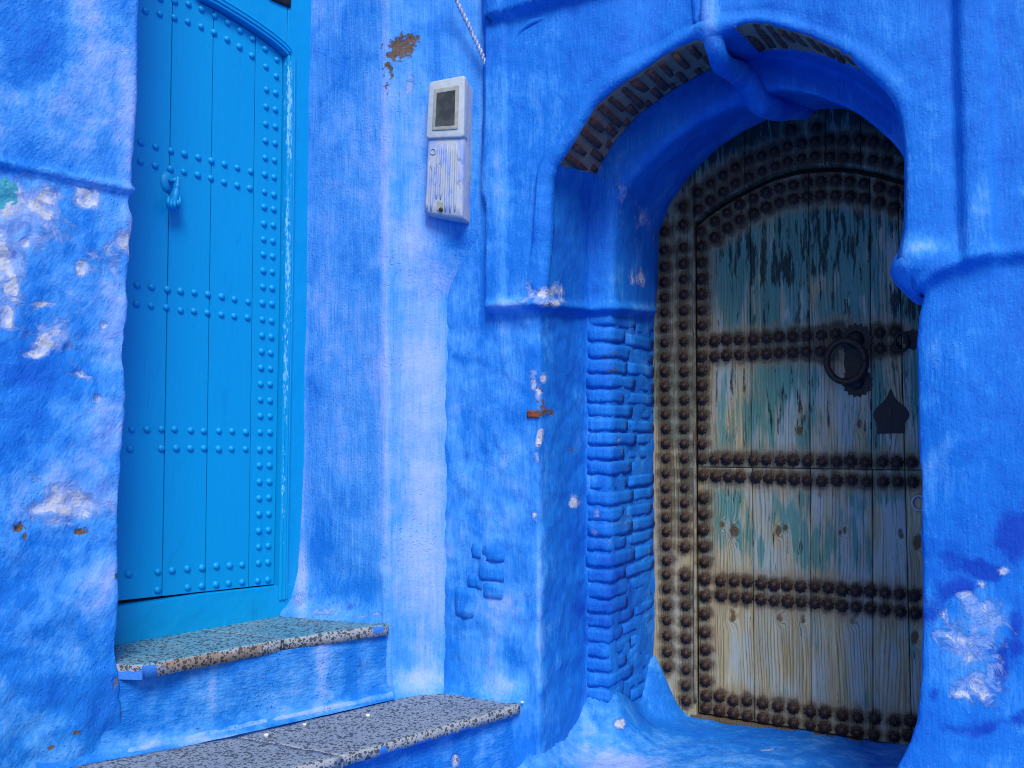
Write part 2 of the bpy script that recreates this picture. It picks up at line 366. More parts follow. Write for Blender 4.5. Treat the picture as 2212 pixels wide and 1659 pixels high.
# ------------------------------------------------------------------ street
C_low = np.array([-.243, 3.403]); EDGE = np.array([-.445, 3.338])
sA = lambda x, y: hp(A, W, x, y)[0]
ptA = lambda s, n=0: A + W * s + WN * n
C2s, C3s, C4s = -.006, .084, .088
foot = [C_low, ptA(0), PB + W * C2s, PB + W * C3s, PD + W * C4s]; foot2 = [PD + W * 1.25, PB + W * 1.25, PB + W * 1.27, ptA(1.19), ptA(1.9)]
def seg_dist(X, Y, poly):
    r = np.full(X.shape, 9.0)
    for a, b in zip(poly[:-1], poly[1:]):
        d = b - a; L2 = d @ d; t = np.clip(((X - a[0]) * d[0] + (Y - a[1]) * d[1]) / L2, 0, 1)
        r = np.minimum(r, np.hypot(X - a[0] - t * d[0], Y - a[1] - t * d[1]))
    return r
def ground_z(X, Y):
    n = -( (X - A[0]) * WN[0] + (Y - A[1]) * WN[1])          # depth behind the face of the arched wall
    z = EZ - 1.15 + .015 * sst(-.2, .5, n) - .05 * sst(.1, -1.2, n)
    d = np.minimum(seg_dist(X, Y, foot), seg_dist(X, Y, foot2)); z = z + .075 * np.exp(-d / .045)
    k = PD + W * .065 - J * .01; z = z + .17 * np.exp(-(((X - k[0]) ** 2 + (Y - k[1]) ** 2) / .105 ** 2) ** 1.4)
    k = PB + W * .02 + J * .07; z = z + .12 * np.exp(-((X - k[0]) ** 2 + (Y - k[1]) ** 2) / .14 ** 2)
    k = ptA(1.25, .02); z = z + .10 * np.exp(-((X - k[0]) ** 2 + (Y - k[1]) ** 2) / .12 ** 2)
    return z + .010 * fbm(np.stack([X, Y, 0 * X], -1), 4, 3) + .004 * fbm(np.stack([X, Y, 0 * X], -1), 18, 2)
gx = np.linspace(-1.3, 2.3, 300); gy = np.linspace(1.3, 4.25, 250)
X, Y = np.meshgrid(gx, gy); P = np.stack([X, Y, ground_z(X, Y)], -1)
att = wallattrs(P, tone=[(1350, 1650, 120, 25, .5), (1250, 1590, 60, 60, .15), (1700, 1620, 250, 40, -.12), (1420, 1500, 120, 80, -.2)],
                flake=[(1340, 1556, 11, 7, .9), (1660, 1618, 20, 4, .6)], deep=[(1560, 1500, 60, 40, .0)], base=.46)
g = mesh_obj("street", P, gridfaces(*P.shape[:2]), M_floor, attrs=att); g['kind'] = 'structure'
far = mesh_obj("ground", [(-60, -60, -.12), (60, -60, -.12), (60, 60, -.12), (-60, 60, -.12)], [(0, 1, 2, 3)], M_floor,
               attrs={k: [.3 if k == 'tone' else 0] * 4 for k in ("tone", "flake", "rust", "deep", "mortar")}); far['kind'] = 'structure'

# ------------------------------------------------------------------ near pier of the left house
PE = np.array([-1.116, 2.745]); DP = np.array([.714, .700]); NP_ = np.array([.700, -.714])
pe = [(300, 0), (297, 150), (291, 300), (287, 400), (289, 430), (286, 560), (277, 700), (270, 900), (263, 1100), (258, 1250), (260, 1400), (268, 1520), (272, 1620)]
pe = np.array([hp(PE, DP, *q) for q in pe])[::-1]
zz = np.linspace(-.05, EZ + 2.45, 380)
es = np.interp(zz, pe[:, 1], pe[:, 0]) - .004
cols = np.r_[np.linspace(-1.3, -.55, 20)[:-1], np.linspace(-.55, 0, 92)]
ret = np.linspace(0.008, .40, 34)
P = np.zeros((len(zz), len(cols) + len(ret), 3))
ml = np.array([hp(PE, DP, 0, 352), hp(PE, DP, 290, 412)])
for i, z in enumerate(zz):
    for j, c in enumerate(cols):
        P[i, j] = [*(PE + DP * (es[i] + c)), z]
    for j, c in enumerate(ret):
        P[i, len(cols) + j] = [*(PE + DP * (es[i] - .02 * c) - NP_ * c), z]
sgrid = (P[..., 0] - PE[0]) * DP[0] + (P[..., 1] - PE[1]) * DP[1]
mz = np.interp(sgrid, [ml[0, 0] - 2, ml[0, 0], ml[1, 0]], [ml[0, 1] + .0, ml[0, 1], ml[1, 1]])
for _ in range(3): P[:, 1:-1] = .5 * P[:, 1:-1] + .25 * (P[:, :-2] + P[:, 2:])
Nn = normals(P)
h = .006 * sst(mz - .02, mz + .01, P[..., 2]) + .014 * np.exp(-((P[..., 2] - mz) / .012) ** 2)
below = sst(mz + .01, mz - .03, P[..., 2])
h += .007 * fbm(P, 3.0, 3) + .0035 * fbm(P, 11, 3) + below * (.0045 * fbm(P, 16, 4) + .007 * fbm(P, 6, 3))
LF = [(70, 465, 70, 60, .50), (22, 590, 36, 80, .52), (225, 560, 40, 60, .42), (110, 745, 60, 50, .42), (130, 1095, 90, 50, .45), (20, 440, 34, 36, .75), (100, 425, 30, 24, .85), (70, 480, 30, 30, .6), (10, 560, 26, 60, .8), (190, 432, 22, 22, .9), (230, 540, 14, 18, .6), (285, 520, 10, 40, .7), (40, 600, 24, 30, .55),
      (52, 520, 8, 8, .9), (185, 580, 12, 20, .85), (90, 660, 22, 6, .8), (10, 690, 16, 20, .85), (100, 745, 24, 26, .75), (80, 765, 24, 8, .9), (120, 720, 10, 10, .8), (215, 700, 8, 8, .8), (180, 815, 30, 6, .55), (205, 860, 12, 12, .55), (265, 520, 16, 16, .6),
      (150, 1090, 50, 26, .95), (95, 1105, 34, 18, .75), (190, 1090, 24, 28, .6), (120, 1060, 30, 16, .6), (130, 1130, 50, 14, .6), (5, 1160, 10, 20, .3), (195, 1265, 5, 5, .5)]
LR = [(40, 1142, 14, 10, 1.0), (52, 1160, 6, 8, .8), (170, 1150, 22, 9, .85), (265, 1060, 4, 50, .95), (262, 1130, 4, 45, .9), (250, 1245, 3, 16, .6), (250, 1470, 5, 14, .95), (262, 1425, 5, 14, .6), (245, 1500, 4, 30, .45),
      (170, 1585, 12, 5, .95), (110, 1615, 10, 5, .8), (265, 1540, 5, 20, .5), (25, 385, 30, 4, .45), (110, 400, 40, 4, .4), (65, 770, 25, 4, .4), (30, 650, 26, 4, .5)]
fm = blobs(P, LF)
h -= .006 * sst(.4, .6, fm + .5 * fbm(P, 18, 3)) + .009 * sst(.5, .9, blobs(P, LR, 6))
P = P + Nn * -h[..., None] if Nn[100, 20] @ np.array([*NP_, 0]) < 0 else P + Nn * h[..., None]
LT = [(80, 120, 70, 120, -.25), (200, 150, 60, 200, .15), (270, 250, 30, 200, .3), (20, 250, 60, 60, .15), (80, 350, 80, 40, -.2), (200, 395, 90, 14, .2), (240, 640, 50, 160, .3), (230, 950, 60, 120, .28), (60, 800, 80, 100, -.3), (50, 980, 90, 60, -.2),  # pale blob along the moulding paints its highlight into the tone
      (200, 1260, 60, 80, .25), (130, 1430, 90, 40, .15), (100, 1500, 100, 60, -.25), (220, 1540, 70, 80, -.35), (70, 1250, 90, 70, .1), (30, 1620, 60, 40, -.2), (60, 470, 90, 90, .3), (30, 600, 50, 80, .25), (150, 1090, 90, 50, .3)]
att = wallattrs(P, LT, LF, LR, [(180, 1560, 60, 40, .35), (60, 760, 60, 80, .25), (130, 1140, 60, 12, .5), (20, 1180, 40, 30, .3), (200, 1150, 30, 16, .5)], base=.46, mortar=blobs(P, [(8, 420, 44, 44, .75)], 8))
pier = mesh_obj("left_wall", P, gridfaces(*P.shape[:2]), M_left, attrs=att)
rebase(pier, (-1.3, 2.6, 0)); tag(pier, "blue plastered wall end with flaking white patches left of the turquoise blue door", "wall")

# ------------------------------------------------------------------ house wall: door reveal, edge, pale strip up to the inner corner
zz = np.linspace(-.05, EZ + 2.45, 340)
De = np.array([hp(PL, DD, 664, 0), hp(PL, DD, 655, 600), hp(PL, DD, 645, 1100), hp(PL, DD, 638, 1230), hp(PL, DD, 622, 1300), hp(PL, DD, 612, 1325)])[::-1]
ds = np.interp(zz, De[:, 1], De[:, 0])
def reveal_edge(z):                          # the outer edge of the reveal, nearly plumb
    return np.array([np.interp(z, [Z2, Z1, EZ + 1.7], [-.440, -.452, -.462]), np.interp(z, [Z2, EZ + 1.7], [3.338, 3.355])])
SAL = sA(1058, 400)                          # left edge of the raised panel round the arch
zcl, zch = hp(A, W, 965, 655)[1], hp(A, W, 1000, 470)[1]
def corner_pt(z):
    t = float(sst(zcl, zch, z)); return C_low * (1 - t) + (ptA(SAL) - WN * .012) * t
nr, ns, nk = 60, 46, 8
P = np.zeros((len(zz), nr + ns + nk, 3))
for i, z in enumerate(zz):
    a = PL + DD * ds[i] + DN * .02; b = reveal_edge(z); c = corner_pt(z)
    t = np.linspace(-.12, 1, nr); L = a[None] + (b - a)[None] * t[:, None]; L += np.array([-.5, -.85])[None] * 0
    t = np.linspace(0, 1, ns + 1)[1:]; S = b[None] + (c - b)[None] * t[:, None]
    t = np.linspace(0, 1, nk + 1)[1:]; Q = c[None] + (W * .05 - WN * .05)[None] * t[:, None]
    row = np.concatenate([L, S, Q]); P[i, :, :2] = row; P[i, :, 2] = z
for _ in range(3): P[:, 1:-1] = .5 * P[:, 1:-1] + .25 * (P[:, :-2] + P[:, 2:])
Nn = normals(P); Nn *= np.sign(Nn[150, nr + 10] @ np.array([0, -1, 0]))
h = (.006 * fbm(P, 2.2, 3) + .0022 * fbm(P, 13, 3)) * np.interp(np.arange(nr + ns + nk), [0, nr + ns - 14, nr + ns - 1], [1, 1, .12])[None]
fl_ = .05 * np.exp(-(P[..., 2] - Z2) / .045) * (P[..., 2] > Z2 - .02) * (np.arange(nr + ns + nk)[None] > nr + 2)
fl1 = .035 * np.exp(-np.maximum(P[..., 2] - Z1, 0) / .035) * (np.arange(nr + ns + nk)[None] < nr - 4)
HR = [(868, 100, 40, 26, .82), (890, 85, 18, 14, .85), (850, 120, 22, 20, .75), (842, 150, 14, 26, .7), (880, 125, 22, 25, .38), (838, 185, 9, 20, .55), (862, 205, 8, 18, .45), (852, 240, 6, 14, .35), (845, 345, 5, 40, .32), (850, 490, 14, 12, .35), (828, 900, 3, 120, .3), (830, 1150, 3, 60, .4), (980, 1475, 8, 6, .0)]
h += fl_ + fl1 - .006 * sst(.4, .7, blobs(P, HR, 6))
P = P + Nn * h[..., None]
HT = [(905, 850, 60, 420, .20), (930, 1000, 40, 420, .14), (900, 1200, 60, 220, .14), (740, 100, 70, 120, -.12), (740, 330, 70, 90, .10), (690, 650, 30, 80, .1), (700, 1180, 60, 70, -.25), (740, 1270, 70, 30, -.3), (650, 1240, 14, 70, .5), (832, 600, 10, 700, .28), (654, 600, 8, 600, .3),  # strip blobs mix limewash variation with painted light; edge blob paints a highlight
      (900, 270, 40, 60, .12), (955, 60, 60, 80, -.12), (1030, 300, 20, 150, -.05), (860, 420, 20, 40, -.15), (890, 520, 40, 40, .2), (860, 1380, 25, 80, -.2), (900, 1470, 60, 25, .3), (1000, 520, 40, 20, -.2)]  # last blob darkens the wall below the meter box, shade put in colour
att = wallattrs(P, HT, [(650, 1290, 12, 14, .5), (700, 1318, 40, 6, .45), (790, 1330, 24, 6, .5), (840, 590, 4, 80, .3), (880, 180, 12, 14, .5)], HR, [(700, 1290, 60, 22, .4), (770, 1300, 40, 16, .45), (985, 1462, 14, 9, .75), (1010, 500, 30, 10, .3)], base=.54)  # last deep blob is painted shade under the meter box
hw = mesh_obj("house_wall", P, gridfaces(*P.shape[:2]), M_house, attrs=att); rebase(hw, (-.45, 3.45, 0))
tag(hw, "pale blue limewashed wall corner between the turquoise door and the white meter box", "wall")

# ------------------------------------------------------------------ arched wall: one swept surface from its face through both orders of the arch
ctop = EZ + 2.5; zb = -.12
f_ = lambda L, P_: np.array([hp(P_, W, *q) for q in L])
C1 = [(1318, 1560), (1319, 1200), (1320, 780), (1323, 690), (1326, 597), (1329, 452), (1344, 409), (1373, 372), (1409, 318), (1449, 260), (1500, 215), (1568, 170), (1627, 129), (1694, 90), (1780, 72), (1844, 63), (1907, 75), (1975, 99), (2042, 129), (2088, 151), (2133, 188), (2169, 221), (2196, 258), (2210, 316), (2214, 384), (2216, 497), (2214, 597), (2222, 640), (2258, 713), (2242, 770), (2235, 830), (2237, 950), (2240, 1100), (2246, 1250), (2250, 1450), (2246, 1650), (2238, 1760), (2215, 1815), (2190, 1860), (2170, 1900)]
C1 = f_([fl(*q) for q in C1], A)
C2 = f_([fl(*q) for q in [(1434, 1627), (1433, 1403), (1434, 831), (1430, 727), (1428, 600), (1435, 480), (1452, 416), (1500, 335), (1559, 271), (1649, 208), (1753, 151)]], PB)
C2 = np.r_[C2, [[.60, EZ + 1.40], [.70, EZ + 1.395], [.83, EZ + 1.35], [.97, EZ + 1.27], [1.10, EZ + 1.15], [1.21, EZ + 1.0], [1.26, EZ + .8], [1.27, EZ + .45], [1.27, zb]]]
C3 = f_([fl(*q) for q in [(1487, 1670), (1490, 1300), (1492, 780), (1492, 600), (1500, 497), (1527, 445), (1568, 398), (1636, 339), (1703, 289), (1789, 246)]], PB)
C3 = np.r_[C3, [[.64, EZ + 1.262], [.74, EZ + 1.26], [.87, EZ + 1.215], [1.0, EZ + 1.13], [1.11, EZ + 1.02], [1.19, EZ + .88], [1.25, EZ + .66], [1.255, EZ + .45], [1.255, zb]]]
C4 = f_([fl(*q) for q in [(1597, 1700), (1597, 1500), (1594, 1100), (1597, 790), (1604, 690)]] + [cD(*q) for q in [(240, 1270), (300, 1100), (400, 960), (560, 800), (700, 700), (860, 625), (1050, 585), (1280, 590), (1420, 660), (1570, 830)]], PD)
C4 = np.r_[C4, [[C4[-1, 0] + .07, C4[-1, 1] - .13], [1.24, EZ + .75], [1.25, EZ + .45], [1.25, zb]]]
NJ, NA = 175, 330
def ring(pts, zl, zr):
    pts = np.asarray(pts); pts = pts[:]
    if pts[0, 1] > zb: pts = np.r_[[[pts[0, 0], zb]], pts]
    if pts[-1, 1] > zb: pts = np.r_[pts, [[pts[-1, 0], zb]]]
    top = np.argmax(pts[:, 1])
    def split(seq, z0):                      # seq runs upward; cut it at z0
        k = np.argmax(seq[:, 1] > z0); t = (z0 - seq[k - 1, 1]) / (seq[k, 1] - seq[k - 1, 1]); c = seq[k - 1] + t * (seq[k] - seq[k - 1])
        return np.r_[seq[:k], [c]], np.r_[[c], seq[k:]]
    lo, up = split(pts[:top + 1], zl); ro, rup = split(pts[top:][::-1], zr)
    arc = np.r_[up, rup[::-1][1:]]
    a = smooth_line(lo, NJ, 3); b_ = smooth_line(arc, NA, 5); c = smooth_line(ro[::-1], NJ, 3)
    return np.concatenate([a[:-1], b_, c[1:]])
ZL1 = hp(A, W, 1110, 672)[1]; ZL2 = hp(PB, W, 1275, 678)[1]; ZL4 = hp(PD, W, 1420, 680)[1]; ZR = EZ + .50
zq = np.linspace(zb, ZL1, 60)
left0 = [((sA(962, 1200) - .06) * (1 - float(sst(zcl + .06, zch + .06, z))) + SAL * float(sst(zcl + .06, zch + .06, z)), z) for z in zq]
R0 = np.array(left0 + [(float(np.interp(z, [ZL1, zch + .06], [left0[-1][0], SAL])), z) for z in (ZL1 + .06, ZL1 + .12, zch + .06)] + [ (SAL - .008, EZ + 1.2), (SAL - .01, ctop), (1.95, ctop + .001), (1.95, ZR), (1.95, zb)])
top0 = len(left0) + 3
def ring0():
    a = smooth_line(R0[:60], NJ, 2); b_ = resample(R0[59:len(R0) - 1], NA); c = resample(R0[-2:], NJ); return np.concatenate([a[:-1], b_, c[1:]])
r0 = ring0(); r1 = ring(C1, ZL1, ZR); r2 = ring(C2, ZL2, ZR); r3 = ring(C3, ZL2, ZR); r4 = ring(C4, ZL4, ZR)
MF, M12, M23, M34 = 76, 34, 14, 44
rows, dep, zl_rows = [], [], []
def add(ra, rb, da, db, n, za, zb_, first=False):
    for t in np.linspace(0, 1, n + 1)[(0 if first else 1):]:
        rows.append(ra * (1 - t) + rb * t); dep.append(da * (1 - t) + db * t); zl_rows.append(za * (1 - t) + zb_ * t)
back = []
for q in (.14, .10, .07, .045, .02):
    rows.append(r0 + np.array([0, 0])); dep.append(q); zl_rows.append(ZL1)
nb = len(rows)
add(r0, r1, 0, 0, MF, ZL1, ZL1, True); i1 = len(rows) - 1
add(r1, r2, 0, D1, M12, ZL1, ZL2); i2 = len(rows) - 1
add(r2, r3, D1, D1, M23, ZL2, ZL2); i3 = len(rows) - 1
add(r3, r4, D1, D2, M34, ZL2, ZL4); i4 = len(rows) - 1
S = np.array(rows); dep = np.array(dep)[:, None] * np.ones((1, S.shape[1])); zlr = np.array(zl_rows)[:, None]
base = A[None, None] + W[None, None] * S[..., :1] + J[None, None] * dep[..., None]
for q in range(nb): base[q] = A + W * S[q][:, :1] - WN * dep[q][:, None]
P = np.concatenate([base, S[..., 1:]], -1)
sF, zF = S[..., 0].copy(), S[..., 1].copy(); ri = np.arange(len(S))[:, None]
isF = (ri <= i1); lefth = (np.arange(S.shape[1])[None] < NJ + NA * .5)
for _ in range(4): P[1:-1] = .5 * P[1:-1] + .25 * (P[:-2] + P[2:])
Nn = normals(P); Nn *= np.sign(Nn[nb + 30, 100] @ np.array([*WN, 0]))
up = sst(zlr - .014, zlr + .010, zF)
bead = np.exp(-((zF - zlr - .018) / .017) ** 2)
h = np.zeros(P.shape[:2])
flt = sst(.45, .30, sF)
h += isF * flt * (.036 * up + .016 * bead) * sst(SAL - .012, SAL + .008, sF)
h += isF * .05 * np.exp(-np.maximum(zF - Z2, -.02) / .045) * sst(-.02, -.12, sF)
h += (~isF) * lefth * (.016 * up + .016 * bead) * sst(i4 + 2, i4 - 8, ri)
# face bands of the rectangular frame
sLb = (SAL, sA(1098, 400)); zT = [hp(A, W, 1092, 52)[1], hp(A, W, 1250, 8)[1]]
RB0, RB1 = sA(2078, 300), sA(2142, 300)
bandL = sst(SAL - .02, SAL + .012, sF) * sst(sLb[1] + .014, sLb[1] - .004, sF) * sst(zlr, zlr + .03, zF)
h += isF * .010 * bandL
zt_line = zT[0] + (zT[1] - zT[0]) * (sF - sA(1092, 52)) / (sA(1250, 8) - sA(1092, 52)); zt_line = np.minimum(zt_line, zT[0] + .06 + .0 * sF)
h += isF * .042 * sst(zt_line - .008, zt_line + .014, zF) * sst(SAL - .03, SAL + .05, sF) * sst(RB1 + .1, RB1, sF)
zcap = EZ + .50
h += isF * .022 * sst(RB0 - .02, RB0 + .012, sF) * sst(RB1 + .02, RB1 - .015, sF) * sst(zcap - .05, zcap + .03, zF) - isF * .012 * np.exp(-((sF - RB0 + .022) / .016) ** 2) * sst(zcap, zcap + .05, zF)
zr_pts = np.array([hp(A, W, *q) for q in [(1985, 640), (2010, 612), (2070, 585), (2130, 568), (2212, 560)]]); zrl = np.interp(sF, zr_pts[:, 0], zr_pts[:, 1])
h += isF * sst(.9, 1.1, sF) * (.022 * sst(zrl - .02, zrl + .02, zF) + .008 * np.exp(-((zF - zrl - .02) / .018) ** 2))
# lip along the arch edge
dist1 = np.abs(ri - i1)
dl = np.linalg.norm(S - S[i1][None], axis=-1) * np.where(isF, 1, 0) + np.where(isF, 0, 9)
lip = sst(.042, .030, dl)
arcw = sst(NJ + 10, NJ + 40, np.arange(S.shape[1]))[None] * sst(NJ + NA - 60, NJ + NA - 90, np.arange(S.shape[1]))[None]
h += .013 * lip * arcw - .007 * np.exp(-((dl - .052) / .012) ** 2) * arcw
# swelling of the right pier below its capital, its foot
rp = isF * sst(1.19, 1.34, sF)
h += rp * (.035 * np.exp(-((zF - EZ - .05) / .30) ** 2) + .05 * sst(.35, .0, zF))
cl = np.where(isF & lefth, sst(sA(962, 1200) - .005, sA(962, 1200) + .07, sF), 1.0)
h += (.0065 * fbm(P, 2.4, 3) + .0030 * fbm(P, 9, 3) + .0013 * fbm(P, 26, 2)) * (.1 + .9 * cl)
lowj = sst(zlr, zlr - .05, zF)
h += lowj * lefth * .006 * fbm(P, 12, 3)
s_rib = np.interp(dep, [0, D1, D2], [hp(A, W, 1537, 40)[0], hp(PB, W, 1622, 190)[0], hp(PD, W, 1735, 240)[0]])
top_side = sst(EZ + .95, EZ + 1.1, zF)
h += top_side * .028 * np.exp(-((sF - s_rib) / .052) ** 2) * (ri >= nb)
h += isF * .030 * np.exp(-((sF - 1.21) / .11) ** 2 - ((zF - EZ - .52) / .055) ** 2)
# bare masonry under the outer order
arc_i = np.arange(S.shape[1])[None]
q1 = proj(P[i1]); a0 = NJ + np.argmin(np.hypot(*(q1[NJ:NJ + NA] - np.array([1206, 350])).T)); a1 = NJ + np.argmin(np.hypot(*(q1[NJ:NJ + NA] - np.array([1512, 84])).T))
b0 = NJ + np.argmin(np.hypot(*(q1[NJ:NJ + NA] - np.array([1590, 66])).T)); b1 = NJ + np.argmin(np.hypot(*(q1[NJ:NJ + NA] - np.array([1850, 134])).T))
fr = (ri - i1) / (i2 - i1)
mort = sst(.0, .05, fr) * sst(1.06, .98, fr) * sst(a0 - 3, a0 + 2, arc_i) * sst(a1 + 6, a1 + 2, arc_i)
wR = np.interp(arc_i, [b0, (b0 + b1) / 2, b1], [.85, .55, .30])
mort = np.maximum(mort, sst(-.03, .02, fr) * sst(wR + .1, wR - .05, fr) * sst(b0 - 2, b0 + 3, arc_i) * sst(b1 + 3, b1 - 3, arc_i))
h -= .010 * sst(.4, .7, mort)
AR = [(1166, 830, 10, 24, .5), (1170, 870, 12, 18, .55), (1158, 850, 8, 30, .4), (1178, 892, 26, 10, .9), (1165, 950, 8, 24, .5), (1180, 655, 22, 7, .5), (1130, 652, 8, 5, .3), (1340, 470, 30, 60, .28), (1380, 560, 20, 60, .32), (1230, 970, 10, 10, .6), (1340, 640, 40, 10, .25), (1310, 770, 20, 10, .3), (1322, 805, 24, 10, .35), (2125, 300, 6, 10, .45),
      (1420, 800, 3, 60, .5)]
AF = [(1150, 640, 22, 14, .6), (1175, 632, 10, 14, .7), (1200, 630, 16, 16, .6), (1130, 655, 12, 10, .45), (1185, 655, 36, 8, .6), (1150, 820, 8, 16, .65), (1172, 815, 8, 6, .8), (1160, 850, 8, 20, .7), (1163, 940, 7, 20, .75), (1158, 985, 6, 14, .5), (1150, 1108, 5, 6, .8), (1232, 1077, 9, 12, .85), (1152, 1125, 3, 8, .5), (1378, 600, 16, 20, .5), (1340, 430, 30, 50, .32), (1390, 480, 20, 40, .34), (1214, 350, 8, 8, .5), (1290, 360, 8, 6, .5), (1588, 66, 10, 8, .55),
      (2165, 1228, 12, 8, .8), (2115, 1260, 14, 8, .72), (2080, 1290, 18, 10, .6), (2120, 1320, 50, 36, .46), (2060, 1390, 40, 46, .44), (2100, 1400, 60, 60, .46), (2040, 1330, 10, 20, .5), (2110, 1490, 45, 40, .52), (2085, 1505, 24, 12, .68), (2150, 1440, 30, 60, .42), (1345, 1556, 5, 5, .4)]
fm = blobs(P, AF)
h -= .005 * sst(.4, .6, fm + .4 * fbm(P, 20, 3)) * isF
AT = [(975, 1050, 40, 420, .22), (1070, 1000, 100, 450, .24), (1082, 400, 18, 300, .25), (1140, 300, 30, 200, .05), (1010, 900, 40, 300, .12), (1110, 800, 40, 120, .12), (1080, 1300, 60, 200, .15), (1100, 1480, 50, 30, .3), (1165, 1300, 8, 200, .3), (1220, 1200, 36, 300, -.18), (1215, 800, 30, 80, -.1), (1250, 420, 50, 40, -.15), (1300, 500, 40, 80, -.1), (1530, 60, 20, 60, .35), (1100, 660, 36, 16, .3), (1400, 665, 30, 12, .25),  # corner, ledge and rib blobs put light and highlights into the tone
      (2000, 530, 50, 20, .35), (2120, 450, 30, 100, .15), (2050, 760, 60, 100, .15), (2020, 950, 50, 120, .12), (2100, 850, 50, 60, -.1), (2080, 1050, 70, 50, .12), (2040, 590, 50, 20, -.15), (2180, 200, 40, 150, -.05), (1900, 60, 100, 60, .04), (1380, 80, 80, 60, -.03), (2000, 1560, 60, 60, -.15), (1280, 1100, 12, 350, .15), (2110, 1340, 50, 50, .3), (2080, 1450, 70, 70, .25)]  # first blob paints the capital's lit top; a darker one its neck shade
ADp = [(2110, 1225, 60, 26, .9), (2060, 1275, 40, 26, .85), (2195, 1160, 40, 60, .95), (2015, 1310, 22, 50, .7), (2178, 1430, 20, 60, .75), (2200, 1360, 26, 80, .75), (2140, 1400, 12, 20, .55), (2100, 1420, 12, 12, .6), (2020, 1500, 20, 40, .6), (2190, 1560, 50, 20, .6), (2100, 1575, 80, 18, .65), (1180, 1270, 30, 20, .0), (1250, 1330, 26, 120, .5), (1300, 1000, 60, 60, .2), (1340, 1250, 60, 160, .4)]
P = P + Nn * h[..., None]
att = wallattrs(P, AT, AF, AR, ADp, base=.35, mortar=mort)
aw = mesh_obj("arch_wall", P, gridfaces(*P.shape[:2]), M_arch, attrs=att); GA = P
tag(aw, "deep blue plastered wall with a brick lined arched doorway round the old wooden door", "wall")
awb = np.array([.6, 3.0, 0]); rebase(aw, awb)

# keystone rib running over the arch edge and back under it to the door
def wl(PP, x, y, out=0.0): s, z = hp(PP, W, x, y); return P3(PP, W, s, z, WN, out)
path = [wl(A, 1536, -170, .004), wl(A, 1536, -60, .004), wl(A, 1535, 30, .004), wl(A, 1537, 82, .006), P3(A + J * .04, W, hp(A, W, 1540, 112)[0], hp(A, W, 1540, 112)[1] - .005),
        P3(A + J * .18, W, hp(A + J * .18, W, 1572, 150)[0], hp(A + J * .18, W, 1572, 150)[1]), wl(PB, 1612, 165, .018), wl(PB, 1622, 200, .022), P3(PB + J * .03, W, *hp(PB + J * .03, W, 1640, 228)), P3(PB + J * .22, W, *hp(PB + J * .22, W, 1685, 238)), wl(PD, 1735, 240, .02), P3(PD + J * .05, W, *hp(PD + J * .05, W, 1750, 242))]
pth = smooth_line(path, 70, 14); rd = np.interp(np.linspace(0, 1, 70), [0, .4, .5, .62, .75, .9, 1], [.034, .036, .043, .047, .045, .038, .034])
V, F = tube(pth, rd, 18, ref=(.9, -.4, 0)); V = V + .006 * np.stack([fbm(V, 7, 2), fbm(V + 9, 7, 2), fbm(V + 19, 7, 2)], -1)
def wa(V, base=.4, **kw): V = np.asarray(V); return wallattrs(V, base=base, **kw)
mesh_obj("keystone_rib", V, F, M_arch, aw, wa(V, .42, tone=[(1530, 40, 30, 70, .3)], flake=[(1588, 66, 8, 8, .6), (1545, 125, 6, 5, .4)]))  # pale blob paints a highlight down the front of the rib
# short broken rib left of it
path = [wl(A, 1506, -120, .0), wl(A, 1508, 0, .0), wl(A, 1508, 52, -.004)]
V, F = tube(smooth_line(path, 20, 2), np.interp(np.linspace(0, 1, 20), [0, .8, 1], [.022, .022, .014]), 12); V += .003 * np.stack([fbm(V, 12, 2)] * 3, -1)
mesh_obj("plaster_ridge", V, F, M_arch, aw, wa(V, .36))
# corner scroll of the frame
path = [wl(A, *cG(1560, 300), .030), wl(A, *cG(1600, 240), .032), wl(A, *cG(1680, 175), .034), wl(A, *cG(1790, 140), .026)]
V, F = tube(smooth_line(path, 24, 3), np.interp(np.linspace(0, 1, 24), [0, .5, 1], [.005, .012, .009]), 10)
mesh_obj("plaster_ridge", V, F, M_arch, aw, wa(V, .36))
# right capital, swept round the corner of the opening
cx0 = hp(A, W, *fl(2216, 600))[0]
base_ = [(cx0 + .30, 0), (cx0 + .2, 0), (cx0 + .1, 0), (cx0 + .03, 0), (cx0 + .004, .004), (cx0 + .004, .04), (cx0 + .01, .14), (cx0 + .02, .26), (cx0 + .03, .38)]
pb_ = resample(np.array([[*(A + W * s + J * d)] for s, d in base_]), 64); tb = np.gradient(pb_, axis=0); nb_ = np.c_[-tb[:, 1], tb[:, 0]]; nb_ /= np.linalg.norm(nb_, axis=1)[:, None]
if nb_[3] @ WN < 0: nb_ = -nb_
for _ in range(4): nb_[1:-1] = .5 * nb_[1:-1] + .25 * (nb_[:-2] + nb_[2:])
cprof = np.array([(-.05, .085), (-.004, .080), (.016, .068), (.036, .048), (.054, .020), (.062, .0), (.060, -.016), (.046, -.036), (.028, -.056), (.012, -.076), (-.004, -.092), (-.05, -.10)])
cprof = smooth_line(cprof, 26, 2); sc_c = np.interp(np.linspace(0, 1, 64), [0, .2, .42, .55, .75, 1], [.35, .62, .95, 1.05, .85, .7]); off_c = np.interp(np.linspace(0, 1, 64), [0, .2, .32, .42, .55, 1], [-.08, -.05, -.022, .0, .004, -.004])
zc = np.interp(np.linspace(0, 1, 64), [0, .3, .5, 1], [EZ + .545, EZ + .530, EZ + .510, EZ + .495])
V = np.array([[[*(pb_[i] + nb_[i] * (a * sc_c[i] + off_c[i])), zc[i] + b_ * (.55 + .45 * sc_c[i])] for a, b_ in cprof] for i in range(64)])
